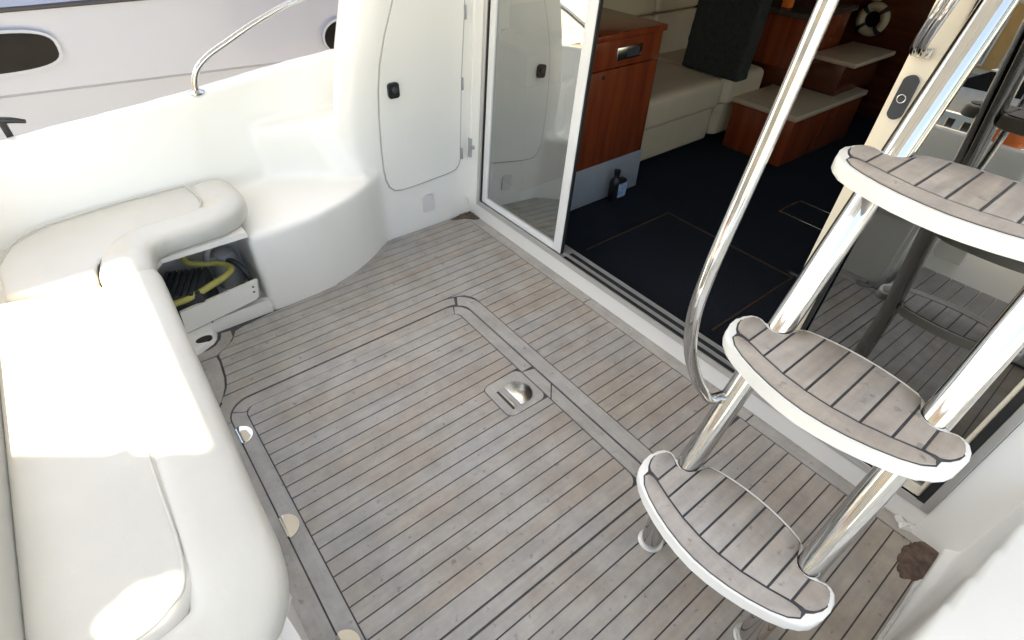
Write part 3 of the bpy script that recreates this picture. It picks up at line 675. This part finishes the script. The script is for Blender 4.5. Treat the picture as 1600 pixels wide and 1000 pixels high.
def tread(z, label):
    xn = axis_x(z) - .0285 / math.cos(math.atan(.525)) + .002
    def W_(u, v): return (xn + v, YC + u)
    t = frombm('tread', (lambda bm: (bm_prism(bm, [W_(u, v) for u, v in full], z - .032, z), bmesh.ops.bevel(bm, geom=[e for e in bm.edges if abs(e.verts[0].co.z - e.verts[1].co.z) < 1e-5], offset=.007, segments=3, affect='EDGES', profile=.5), bm)[-1])(bmesh.new()), 'gel', lad)
    auto_smooth(t, 50); lp(t); t['label'] = label
    # black bedding
    usb = [i * .2275 / 22 for i in range(23)]
    lowb = lambda u: max(-.1735 + 1.2 * u * u * 1.0, -.175)
    bp = [(u, bk_(u) + .003) for u in usb]
    outer = [(-u, v) for u, v in bp[::-1]] + bp[1:]
    front = [(.2295, -.03), (.227, -.047), (.218, -.066), (.208, -.078), (.207, -.0965), (.190, -.115), (.16, -.132), (.12, -.1475), (.08, -.1585), (.04, -.1655), (0, -.1685)]
    frontf = front + [(-u, v) for u, v in front[::-1]][1:]
    # bedding outline: back edge left->right then front right->left
    lp(prism('caulking', [W_(u, v) for u, v in outer + frontf], z - .004, z + .0008, 'caulk', t))
    zt = (z - .002, z + .003)
    # front crescent plank
    cf = [(.2045, -.0945), (.188, -.113), (.16, -.1295), (.12, -.145), (.08, -.156), (.04, -.163), (0, -.166)]
    cu = [0, .026, .052, .078, .105, .131, .16, .177, .19, .2005]
    inner = [(u, cr(u) - .0025) for u in cu]
    poly = inner + cf + [(-u, v) for u, v in cf[::-1]][1:] + [(-u, v) for u, v in inner[::-1]][:-1]
    lp(prism('front_plank', [W_(u, v) for u, v in poly], *zt, 'tread', t, bev=.0012, seg=1))
    g = .0026
    sm = [-.177, -.131, -.078, -.026, .026, .078, .131, .177]
    for a, b in zip(sm, sm[1:]):
        n = 7; us = [a + g + (b - a - 2 * g) * i / (n - 1) for i in range(n)]
        lp(prism('plank', [W_(u, cr(u) + .0035) for u in us] + [W_(u, bk_(u)) for u in us[::-1]], *zt, 'tread', t, bev=.0010, seg=1))
    for s in (1, -1):
        us = [.177 + g + (.2265 - .177 - g) * i / 8 for i in range(9)]
        lp(prism('plank', [W_(s * u, ear_lo(u) + (.004 if u < .2 else .002)) for u in us] + [W_(s * u, bk_(u)) for u in us[::-1]], *zt, 'tread', t, bev=.0010, seg=1))
    # brackets welded from the tubes under the tread
    for s in (1, -1):
        lp(box('bracket', xn - .07, xn + .02, YC + s * YH - .012, YC + s * YH + .012, z - .050, z - .0325, 'steel', t, .003))
tread(.36, 'lowest tread with darker worn planks'); tread(.72, 'middle tread'); tread(1.08, 'top tread')
# handrail bent off the left tube
hr = [(.955, .336, .535), (.90, .345, .552), (.848, .346, .615), (.79, .346, .695), (.735, .346, .79), (.704, .346, .87), (.694, .346, .935), (.698, .346, 1.0), (.708, .346, 1.06), (.739, .346, 1.21), (.770, .346, 1.38), (.83, .346, 1.70), (.90, .346, 2.09)]
lp(tube('handrail', catmull(hr, 6), .0122, 'chrome', lad, 18))

# grab rail on the right door edge, near the top of the view
gr_ = empty('grab_rail', 'short polished bow handle fixed to the warm-lit white edge of the dark glass door', 'handle', loc=B(.45, 1.2, -.01)); gi = Matrix.Translation(-Vector(gr_.location))
for dy in (0, .016):
    o = tube('bow', catmull([B(.455 - dy, 1.195, .004), B(.452 - dy, 1.20, -.03), B(.446 - dy, 1.225, -.062), B(.432 - dy, 1.28, -.085), B(.418 - dy, 1.36, -.09), B(.412 - dy, 1.48, -.07), B(.412 - dy, 1.52, .004)], 6), .0085, 'chrome', gr_, 14); o.matrix_parent_inverse = gi
o = slab('base_plate', .425, .465, 1.185, 1.207, -.004, .004, 'steel', gr_, .001); o.matrix_parent_inverse = gi

# ================================================================== SALOON
sal = box('saloon_floor', 1.561, 5.0, -1.4, 2.9, -.12, 0, 'carpet'); tag(sal, kind='structure')
for x0, x1, y0, y1 in ((1.749, 2.40, 1.531, 1.541), (1.749, 2.40, .768, .778), (2.390, 2.401, .779, 1.530)):
    box('trim_strip', x0, x1, y0, y1, -.004, .003, 'brass', sal)
fh = empty('floor_hatch', 'small framed inspection hatch in the dark saloon carpet', 'hatch', loc=(3.05, 1.04, 0)); fi = Matrix.Translation((-3.05, -1.04, 0))
for x0, x1, y0, y1 in ((2.94, 3.17, 1.162, 1.172), (2.94, 3.17, .905, .915), (2.94, 2.952, .9155, 1.1615), (3.158, 3.17, .9155, 1.1615)):
    o = box('frame', x0, x1, y0, y1, -.003, .005, 'steel', fh, .001); o.matrix_parent_inverse = fi
o = box('panel', 2.9525, 3.1575, .9155, 1.1615, -.003, .003, 'carpet', fh); o.matrix_parent_inverse = fi
o = lathe('pull_ring', [(.001, 0), (.01, 0), (.01, .003), (.001, .003)], 'steel', fh, 12, (3.05, .95, .003)); o.matrix_parent_inverse = fi
sw = bmesh.new(); bm_box(sw, 1.561, 5.1, 2.9, 3.0, -.1, 2.1); bm_box(sw, 1.561, 5.1, -1.5, -1.4, -.1, .75); bm_box(sw, 1.561, 5.1, -1.5, -1.4, 1.75, 2.1); bm_box(sw, 1.561, 1.80, -1.5, -1.4, .7505, 1.7495); bm_box(sw, 4.85, 5.1, -1.5, -1.4, .7505, 1.7495); bm_box(sw, 5.0, 5.1, -1.399, 2.899, -.1, 2.1)
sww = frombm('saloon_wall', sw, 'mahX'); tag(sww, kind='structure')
for x0, x1 in ((1.80, 2.80), (2.83, 3.83), (3.86, 4.85)):
    pn = bmesh.new(); pn.faces.new([pn.verts.new(p) for p in ((x0, -1.45, .75), (x1, -1.45, .75), (x1, -1.45, 1.75), (x0, -1.45, 1.75))]); frombm('pane', pn, 'clear', sww)
sc_ = box('saloon_ceiling', 2.201, 5.1, -1.6, 3.05, 2.101, 2.25, 'gel2'); tag(sc_, kind='structure')
# cabinet inside the door
cb = empty('cabinet', 'mahogany cabinet with recessed steel pull just inside the saloon door', 'cabinet', loc=(2.0, 2.2, 0)); ci = Matrix.Translation((-2, -2.2, 0))
def cbp(o): o.matrix_parent_inverse = ci; return o
cbp(box('plinth', 1.58, 2.50, 1.872, 2.75, 0, .235, 'plinth', cb, .006))
cbp(box('door_panel', 1.58, 2.475, 1.868, 2.75, .236, .728, 'mah', cb, .003))
dr = cbp(box('drawer', 1.58, 2.475, 1.868, 2.75, .734, .862, 'mah', cb, .003))
cbp(box('top', 1.575, 2.488, 1.855, 2.76, .863, .893, 'mah', cb, .006))
pu = cbp(box('pull', 2.145, 2.325, 1.861, 1.870, .765, .825, 'steel', dr, .003))
cbp(box('pull_recess', 2.215, 2.30, 1.8585, 1.863, .775, .812, 'dgrey', pu))
o = lathe('keyhole', [(.001, 0), (.011, 0), (.010, .004), (.001, .004)], 'steel', cb, 14); o.data.transform(Matrix.Translation((2.07, 1.868, .70)) @ Matrix.Rotation(math.radians(90), 4, 'X')); cbp(o)
# bottle
bo = empty('bottle', 'small black bottle with blue and white label on the carpet by the cabinet plinth', 'bottle', loc=(2.275, 1.83, 0)); bi = Matrix.Translation((-2.275, -1.83, 0))
bm = bmesh.new(); bm_box(bm, 2.22, 2.33, 1.805, 1.853, .001, .125, .014, 3); o = frombm('body', bm, 'black', bo, True); o.matrix_parent_inverse = bi
o = lathe('neck', [(.03, .118), (.018, .135), (.014, .145), (.014, .155)], 'black', bo, 16, (2.252, 1.829, 0)); o.matrix_parent_inverse = bi
o = lathe('cap', [(.001, .1555), (.018, .1555), (.018, .185), (.001, .186)], 'black', bo, 16, (2.252, 1.829, 0)); o.matrix_parent_inverse = bi
o = box('label_band', 2.255, 2.325, 1.8035, 1.8048, .02, .105, 'label', bo); o.matrix_parent_inverse = bi
# sofa
so = empty('sofa', 'cream leather sofa along the saloon side behind the mahogany cabinet', 'sofa', loc=(3.1, 2.3, 0)); si = Matrix.Translation((-3.1, -2.3, 0))
def spp(o): o.matrix_parent_inverse = si; return o
for x0, x1 in ((2.53, 3.325), (3.333, 3.80)):
    bm = bmesh.new(); bm_prism(bm, [(x0, 2.02), (x0 + .08, 1.95), (x1, 1.95), (x1, 2.62), (x0, 2.62)], .285, .475, bev=.04); spp(soften('seat_cushion', bm, 'sofa', .014, 14, so))
    bm = bmesh.new(); bm_prism(bm, [(x0 + .02, 2.06), (x0 + .10, 1.985), (x1, 1.985), (x1, 2.62), (x0 + .02, 2.62)], .07, .29); spp(soften('base_panel', bm, 'sofa', .014, 9, so))
    bm = bmesh.new(); bm_prism(bm, [(x0 - .5 if x0 < 3 else x0, 2.55), (x1, 2.55), (x1, 2.80), (x0 - .5 if x0 < 3 else x0, 2.80)], .42, .72, [(x0 - .5 if x0 < 3 else x0, 2.60), (x1, 2.60), (x1, 2.85), (x0 - .5 if x0 < 3 else x0, 2.85)]); spp(soften('back_cushion', bm, 'sofa', .018, 4, so))
    bm = bmesh.new(); bm_prism(bm, [(x0 - .9 if x0 < 3 else x0, 2.60), (x1, 2.60), (x1, 2.86), (x0 - .9 if x0 < 3 else x0, 2.86)], .725, 1.35, [(x0 - .9 if x0 < 3 else x0, 2.66), (x1, 2.66), (x1, 2.89), (x0 - .9 if x0 < 3 else x0, 2.89)]); spp(soften('back_cushion', bm, 'sofa', .018, 4, so))
spp(box('toe_kick', 2.58, 3.78, 2.10, 2.6, .0, .069, 'black', so))
# black cushion on the sofa
bm = bmesh.new()
for i, (z, th, hw) in enumerate(((.465, .025, .235), (.50, .06, .245), (.65, .085, .25), (.85, .085, .25), (1.02, .06, .245), (1.06, .02, .235))): pass
bm_prism(bm, [(3.30, 1.86), (3.42, 1.86), (3.42, 2.30), (3.30, 2.30)], .468, 1.06, [(3.40, 1.89), (3.52, 1.89), (3.52, 2.34), (3.40, 2.34)])
pw = soften('throw_cushion', bm, 'blackcloth', .014, 6); tag(pw, 'large black throw cushion standing upright on the cream sofa', 'cushion')
# steps and galley front
stp = empty('companion_step', 'mahogany step box with cream top on the dark carpet past the sofa', 'step', loc=(3.9, 1.68, 0)); sti = Matrix.Translation((-3.9, -1.68, 0))
o = box('step_box', 3.48, 4.40, 1.50, 1.94, .001, .30, 'mah', stp, .004); o.matrix_parent_inverse = sti
o = box('step_top', 3.465, 4.42, 1.485, 1.95, .301, .335, 'sofa', stp, .008); o.matrix_parent_inverse = sti
st2 = empty('companion_step', 'small upper mahogany step with cream top behind the lower step box', 'step', loc=(4.3, 1.62, .336)); s2i = Matrix.Translation((-4.3, -1.62, -.336))
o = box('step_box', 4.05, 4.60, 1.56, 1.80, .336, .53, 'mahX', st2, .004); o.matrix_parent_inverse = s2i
o = box('step_top', 4.03, 4.62, 1.49, 1.80, .531, .56, 'sofa', st2, .006); o.matrix_parent_inverse = s2i
ga = empty('galley_unit', 'tall mahogany unit with dark worktop beyond the black cushion', 'cupboard', loc=(4.1, 2.1, .3)); gai = Matrix.Translation((-4.1, -2.1, -.3))
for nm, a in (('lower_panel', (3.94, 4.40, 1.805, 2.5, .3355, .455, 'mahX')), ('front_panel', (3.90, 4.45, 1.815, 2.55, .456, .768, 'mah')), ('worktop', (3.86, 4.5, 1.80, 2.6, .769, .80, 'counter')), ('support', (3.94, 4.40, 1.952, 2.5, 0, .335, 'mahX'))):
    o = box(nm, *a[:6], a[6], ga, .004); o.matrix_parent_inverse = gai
o = box('lamp', 3.93, 3.98, 2.00, 2.06, .8005, .86, 'orange', None, .006); tag(o, 'small orange box standing on the dark galley worktop', 'box')
# lifebuoy decorations on the forward wall
def buoy(cy, cz, R_, r_, label):
    e = empty('lifebuoy', label, 'lifebuoy', loc=(4.98, cy, cz)); inv = Matrix.Translation((-4.98, -cy, -cz))
    o = tube('ring', [(4.975, cy + R_ * math.cos(t * math.pi / 18), cz + R_ * math.sin(t * math.pi / 18)) for t in range(37)], r_, 'sofa', e, 12); o.matrix_parent_inverse = inv
    for k in range(4):
        a0 = math.pi / 4 + k * math.pi / 2
        o = tube('band', [(4.975, cy + R_ * math.cos(a0 + d), cz + R_ * math.sin(a0 + d)) for d in (-.16, -.05, .05, .16)], r_ * 1.12, 'navy', e, 12); o.matrix_parent_inverse = inv
    o = lathe('centre_disc', [(.001, 0), (R_ - r_ * .8, 0), (R_ - r_ * .8, .008), (.001, .009)], 'dark', e, 24); o.data.transform(Matrix.Translation((4.985, cy, cz)) @ Matrix.Rotation(math.radians(-90), 4, 'Y')); o.matrix_parent_inverse = inv
buoy(1.86, .655, .085, .032, 'white and dark banded lifebuoy clock on the mahogany saloon wall')
buoy(1.90, .87, .075, .028, 'upper white lifebuoy ornament above the lifebuoy clock')

# ================================================================== SMALL DECK ITEMS
def lump(name, pts, h, label, mat='debris', cat='debris'):
    """ragged crumbling patch: fine grid clipped to a jagged outline"""
    from mathutils import noise
    bm = bmesh.new(); n = len(pts)
    cx = sum(p[0] for p in pts) / n; cy = sum(p[1] for p in pts) / n
    dense = []
    for i in range(n):
        a, b = Vector(pts[i]), Vector(pts[(i + 1) % n])
        for q in range(5):
            p = a.lerp(b, q / 5); k = 1 + .16 * noise.noise(Vector((p.x * 60, p.y * 60, 3)))
            dense.append((cx + (p.x - cx) * k, cy + (p.y - cy) * k))
    rings = []
    for f in (1, .93, .82, .68, .52, .34, .16):
        rr = []
        for x, y in dense:
            px, py = cx + (x - cx) * f, cy + (y - cy) * f
            nn = noise.noise(Vector((px * 45, py * 45, 1))) + .6 * noise.noise(Vector((px * 130, py * 130, 7)))
            z = .0008 if f == 1 else .0008 + h * max(.08, min(1, (1 - f) * 5) * (.62 + .55 * nn))
            rr.append(bm.verts.new((px, py, z)))
        rings.append(rr)
    m = len(dense)
    for a, b in zip(rings, rings[1:]):
        for j in range(m): bm.faces.new((a[j], a[(j + 1) % m], b[(j + 1) % m], b[j]))
    bm.faces.new(rings[-1]); bm.faces.new(rings[0][::-1])
    o = frombm(name, bm, mat, None, False); return tag(o, label, cat)
lump('rotten_sealant', [(1.345, 2.185), (1.38, 2.165), (1.425, 2.150), (1.452, 2.12), (1.475, 2.10), (1.492, 2.11), (1.494, 2.16), (1.494, 2.197), (1.45, 2.197), (1.40, 2.197)], .012, 'crumbling brown sealant in the deck corner below the locker door')
lump('rotten_sealant', [(1.30, -.182), (1.345, -.155), (1.40, -.150), (1.43, -.160), (1.46, -.172), (1.478, -.195), (1.47, -.225), (1.42, -.235), (1.37, -.232), (1.32, -.215)], .0045, 'torn brown patch in the deck corner beside the dark glass door')
lump('sealant_flake', [(1.35, -.235), (1.20, -.238), (1.02, -.232), (1.0, -.222), (1.10, -.216), (1.25, -.217), (1.34, -.214)], .016, 'peeling white sealant along the starboard deck edge', 'gel2', 'sealant')
lump('sealant_flake', [(1.455, -.12), (1.485, -.09), (1.496, -.12), (1.497, -.175), (1.48, -.17)], .02, 'peeling white sealant at the end of the door sill', 'gel2', 'sealant')
# rail on the port coaming, cleat
rail = empty('side_rail', 'polished handrail rising from the port coaming towards the bow', 'rail', loc=(.40, 2.52, .75)); ri_ = Matrix.Translation((-.40, -2.52, -.75))
o = tube('tube', catmull([(.398, 2.52, .745), (.402, 2.52, .78), (.425, 2.52, .83), (.48, 2.52, .873), (.56, 2.52, .911), (.70, 2.52, .972), (.90, 2.53, 1.034), (1.3, 2.55, 1.11), (2.2, 2.6, 1.2)], 6), .0125, 'chrome', rail, 16); o.matrix_parent_inverse = ri_
o = lathe('base_flange', [(.001, 0), (.03, 0), (.03, .005), (.016, .012), (.0128, .013)], 'chrome', rail, 20, (.398, 2.52, .747)); o.matrix_parent_inverse = ri_
cl = empty('cleat', 'black mooring cleat on the coaming at the left edge', 'cleat', loc=(-.26, 2.56, .70)); cli = Matrix.Translation((.26, -2.56, -.70))
o = tube('horn', catmull([(-.36, 2.60, .752), (-.31, 2.585, .757), (-.26, 2.565, .757), (-.21, 2.545, .757), (-.165, 2.53, .748)], 5), [.007 + .006 * math.sin(math.pi * i / 20) for i in range(21)], 'black', cl, 12); o.matrix_parent_inverse = cli
for dx in (-.03, .03):
    o = tube('post', [(-.26 + dx, 2.565 - dx * .4, .69), (-.26 + dx, 2.565 - dx * .4, .752)], .011, 'black', cl, 12); o.matrix_parent_inverse = cli

# orange buoy on the transom corner, seen in the dark door glass
by = empty('mooring_buoy', 'orange mooring buoy standing on the transom corner', 'buoy', loc=(-.95, .56, .62))
lathe('float', [(.005, .0), (.05, .006), (.085, .04), (.10, .09), (.09, .145), (.055, .185), (.022, .205), (.02, .225)], 'orange', by, 24, (-.95, .56, .612))
tube('eye', [(-.95 + .022 * math.cos(t * math.pi / 8), .56, .845 + .022 * math.sin(t * math.pi / 8)) for t in range(17)], .007, 'black', by, 8)
# ================================================================== NEIGHBOURING BOAT
nb = empty('motor_yacht', 'white motor yacht moored alongside with dark oval hull windows', 'boat', loc=(2, 6, -1.3)); ni = Matrix.Translation((-2, -6, 1.3))
def nbp(o): o.matrix_parent_inverse = ni; return o
def hy(z): return interp([(-2.6, 5.35), (-.2, 5.08), (.16, 5.03), (.18, 4.995), (.62, 4.975), (.70, 4.96), (.72, 5.02), (1.4, 5.0)], z)
secx = [-1.15, 0, 2, 4, 6.5, 8.5, 10]
zz = [-2.6, -.6, -.2, .16, .185, .62, .70, .725, 1.35]
bm = bmesh.new(); R0 = []
for x in secx:
    flare = max(0, (x - 6) / 4) ** 2 * 2.0
    sheer = -.03 * x
    near = [bm.verts.new((x, hy(z) + flare, z + sheer * (1 if z > -.3 else 0))) for z in zz]
    far = [bm.verts.new((x, 13.6 - hy(z) - flare, z + sheer * (1 if z > -.3 else 0))) for z in zz[::-1]]
    R0.append(near + far)
for a, b in zip(R0, R0[1:]):
    m_ = len(a)
    for j in range(m_): bm.faces.new((a[j], a[(j + 1) % m_], b[(j + 1) % m_], b[j]))
bm.faces.new(R0[0]); bm.faces.new(R0[-1][::-1])
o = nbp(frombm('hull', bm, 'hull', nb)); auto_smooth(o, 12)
def oval(x0, x1, z0, z1, p=2.6, n=36, ends=None):
    cx, cz, a, b = (x0 + x1) / 2, (z0 + z1) / 2, (x1 - x0) / 2, (z1 - z0) / 2
    return [(cx + math.copysign(abs(math.cos(t)) ** (2 / p), math.cos(t)) * a, cz + math.copysign(abs(math.sin(t)) ** (2 / p), math.sin(t)) * b) for t in [2 * math.pi * i / n for i in range(n)]]
def port_win(x0, x1, z0, z1, p):
    w = nbp(plate('window', [(x, hy(z) - .035, z) for x, z in oval(x0 - .018, x1 + .018, z0 - .018, z1 + .018, p)], (0, 1, 0), .05, 'hull', nb, bev=.01))
    nbp(plate('pane', [(x, hy(z) - .037, z) for x, z in oval(x0, x1, z0, z1, p)], (0, 1, 0), .02, 'dark', w))
port_win(-.80, .045, .335, .565, 3.2)
port_win(1.90, 2.22, .14, .40, 2.0)
nbp(box('rubbing_strake', -1.15, 6, 4.945, 4.99, .672, .70, 'navy', nb, .008))
nbp(prism('superstructure', [(0, 5.5), (5, 5.5), (7, 6.8), (5, 8.1), (0, 8.1)], 1.2, 2.6, 'hull', nb, [(.4, 5.75), (4, 5.75), (5, 6.8), (4, 7.85), (.4, 7.85)], bev=.15))
nbp(box('cabin_window', .8, 3.6, 5.60, 5.70, 1.65, 2.15, 'dark', nb, .02))

# ================================================================== MARINA ASTERN (seen in the glass)
dg_ = empty('inflatable_dinghy', 'orange inflatable dinghy afloat off the port quarter', 'dinghy', loc=(-3.6, 6.6, -1.2)); di = Matrix.Translation((3.6, -6.6, 1.2))
o = tube('tube', catmull([(-5.2, 6.0, -.55), (-3.6, 5.9, -.52), (-2.5, 6.05, -.48), (-2.0, 6.6, -.40), (-2.5, 7.15, -.48), (-3.6, 7.3, -.52), (-5.2, 7.2, -.55)], 6), .27, 'orange', dg_, 18); o.matrix_parent_inverse = di
o = box('floor', -5.1, -2.4, 6.1, 7.1, -.75, -.62, 'grey', dg_); o.matrix_parent_inverse = di
o = tube('grab_line', catmull([(-4.8, 5.8, -.30), (-3.6, 5.68, -.36), (-2.6, 5.85, -.28)], 6), .02, 'black', dg_, 8); o.matrix_parent_inverse = di
def cruiser(x, y, ang, label, mat, s=1.0):
    e = empty('moored_boat', label, 'boat', 'boats moored astern', (x, y, -1.3)); e.rotation_euler = (0, 0, ang); e.scale = (s, s, s)
    secs = [(-3, 1.15, .9), (-1, 1.25, .95), (1, 1.2, 1.05), (2.3, .8, 1.2), (3.2, .12, 1.35)]
    bm = bmesh.new(); rr = []
    for px, hw, top in secs:
        rr.append([bm.verts.new((px, -hw * .7, -.3)), bm.verts.new((px, -hw, .3)), bm.verts.new((px, -hw, top)), bm.verts.new((px, -hw * .85, top + .03)), bm.verts.new((px, hw * .85, top + .03)), bm.verts.new((px, hw, top)), bm.verts.new((px, hw, .3)), bm.verts.new((px, hw * .7, -.3))])
    for a, b in zip(rr, rr[1:]):
        for j in range(8): bm.faces.new((a[j], a[(j + 1) % 8], b[(j + 1) % 8], b[j]))
    bm.faces.new(rr[0]); bm.faces.new(rr[-1][::-1])
    auto_smooth(frombm('hull', bm, mat, e), 35)
    prism('cabin', [(-1.5, -.9), (1.2, -.85), (2.0, -.2), (2.0, .2), (1.2, .85), (-1.5, .9)], 1.0, 1.8, 'white', e, [(-1.3, -.75), (.4, -.7), (.9, -.2), (.9, .2), (.4, .7), (-1.3, .75)], bev=.06)
    prism('windscreen', [(-1.0, -.92), (1.15, -.87), (1.9, 0), (1.15, .87), (-1.0, .92)], 1.25, 1.6, 'dark', e, [(-1.0, -.84), (.75, -.79), (1.35, 0), (.75, .79), (-1.0, .84)])
cruiser(-6.5, 9.6, 1.2, 'white cabin cruiser moored beyond the orange dinghy', 'white', .9)
cruiser(-4.5, 12.6, .4, 'grey hulled cabin cruiser moored far off the port quarter', 'grey', .9)
# apartment house on the quay
ap = empty('apartment_building', 'cream and ochre apartment building with balconies on the quay astern', 'building', loc=(-27, 5, -.6)); ai = Matrix.Translation((27, -5, .6))
def app(o): o.matrix_parent_inverse = ai; return o
app(box('wall', -38, -27, -14, 26, -.6, 12.5, 'creamr', ap))
app(box('roof', -38.3, -26.6, -14.4, 26.4, 12.5, 12.9, 'ochre', ap))
for f in range(4):
    z = -.6 + f * 3.1
    for j in range(12):
        y = -13 + j * 3.3
        if j % 2 == 0: app(box('ochre_panel', -26.99, -26.93, y - .25, y + 2.3, z + .25, z + 2.9, 'ochre', ap))
        w = app(box('window', -26.92 if j % 2 == 0 else -26.99, -26.86, y + .3, y + 1.6, z + .35, z + 2.45, 'white', ap))
        app(box('pane', -26.87, -26.845, y + .38, y + 1.52, z + .43, z + 2.37, 'shut', w))
        if f and j % 2:
            bl = app(box('balcony', -26.99, -25.8, y - .2, y + 2.3, z - .1, z + .08, 'white', ap))
            for q in range(14): app(box('baluster', -25.86, -25.82, y - .18 + q * .19, y - .15 + q * .19, z + .08, z + 1.0, 'dgrey', bl))
            app(box('handrail', -25.88, -25.80, y - .2, y + 2.3, z + 1.0, z + 1.06, 'dgrey', bl))
# quay balustrade
ba = empty('balustrade', 'long white balustrade along the quay edge astern', 'railing', loc=(-8.2, 0, -.6)); bai = Matrix.Translation((8.2, 0, .6))
o = box('top_rail', -8.3, -8.1, -6, 12, .22, .32, 'white', ba); o.matrix_parent_inverse = bai
o = box('base_rail', -8.3, -8.1, -6, 12, -.6, -.48, 'white', ba); o.matrix_parent_inverse = bai
for k in range(60):
    o = box('baluster', -8.25, -8.15, -5.9 + k * .3, -5.76 + k * .3, -.48, .22, 'white', ba); o.matrix_parent_inverse = bai
# parked cars
def car(x, y, mat, label):
    e = empty('parked_car', label, 'car', 'cars parked on the quay', (x, y, -.6))
    L = [(-2.0, .35, .75), (-1.9, .30, .95), (-1.2, .28, 1.0), (1.2, .28, .95), (1.95, .32, .85), (2.1, .38, .7)]
    bm = bmesh.new(); rr = []
    for px, zb, ztp in L:
        rr.append([bm.verts.new((-.82, px, zb)), bm.verts.new((-.86, px, (zb + ztp) / 2)), bm.verts.new((-.78, px, ztp)), bm.verts.new((.78, px, ztp)), bm.verts.new((.86, px, (zb + ztp) / 2)), bm.verts.new((.82, px, zb))])
    for a, b in zip(rr, rr[1:]):
        for j in range(6): bm.faces.new((a[j], a[(j + 1) % 6], b[(j + 1) % 6], b[j]))
    bm.faces.new(rr[0]); bm.faces.new(rr[-1][::-1]); auto_smooth(frombm('body', bm, mat, e), 40)
    prism('cabin_glass', [(-.76, -1.5), (.76, -1.5), (.76, 1.0), (-.76, 1.0)], .95, 1.42, 'dark', e, [(-.62, -1.1), (.62, -1.1), (.62, .3), (-.62, .3)])
    prism('roof', [(-.63, -1.12), (.63, -1.12), (.63, .32), (-.63, .32)], 1.421, 1.47, mat, e, bev=.02)
    for sx in (-.8, .8):
        for wy in (-1.3, 1.3):
            w = lathe('wheel', [(.05, -.1), (.28, -.1), (.32, -.05), (.32, .05), (.28, .1), (.05, .1)], 'tyre', e, 18); w.data.transform(Matrix.Translation((sx, wy, .32)) @ Matrix.Rotation(math.radians(90), 4, 'Y'))
car(-12.5, -1.5, 'white', 'white car parked nearest the boat on the quay'); car(-12.5, 3.4, 'silver', 'silver car parked beside the white cars on the quay')
car(-12.5, 8.2, 'red', 'red car parked at the far end of the quay row'); car(-18, 1.0, 'white', 'white car parked close to the apartment building')

# ------------------------------------------------------------------ parts were modelled in place: undo the offset of their thing
LOCAL = ('moored_boat', 'parked_car')
def settle(o):
    for c in o.children:
        c.matrix_parent_inverse = wmat(o).inverted()
        settle(c)
for o in list(C.objects):
    if o.parent is None and not o.name.startswith(LOCAL): settle(o)
ap.location += Vector((-4, 0, -1)); ba.location += Vector((-3.3, 0, -1)); dg_.location += Vector((-4.9, 5.2, -1.05))
for o in list(C.objects):
    if o.name.startswith('parked_car'): o.location += Vector((-4, 0, -1))
    if o.name.startswith('moored_boat'): o.location += Vector((-2.5, 6, -1))
# unseen second yacht added to starboard: bounces sunlight into the cockpit, shows in chrome
def copy_tree(o, parent=None):
    c = o.copy(); C.objects.link(c)
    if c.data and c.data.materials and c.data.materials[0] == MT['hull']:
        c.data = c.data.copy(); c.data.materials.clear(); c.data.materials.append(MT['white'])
    c.parent = parent
    for ch in list(o.children): copy_tree(ch, c)
    return c
bounce_yacht = copy_tree(nb); bounce_yacht.location = (-2.5, -4.3, -1.3); bounce_yacht.scale = (1, -1, 1)
tag(bounce_yacht, 'unseen white motor yacht added on the starboard side to bounce sunlight', 'boat')
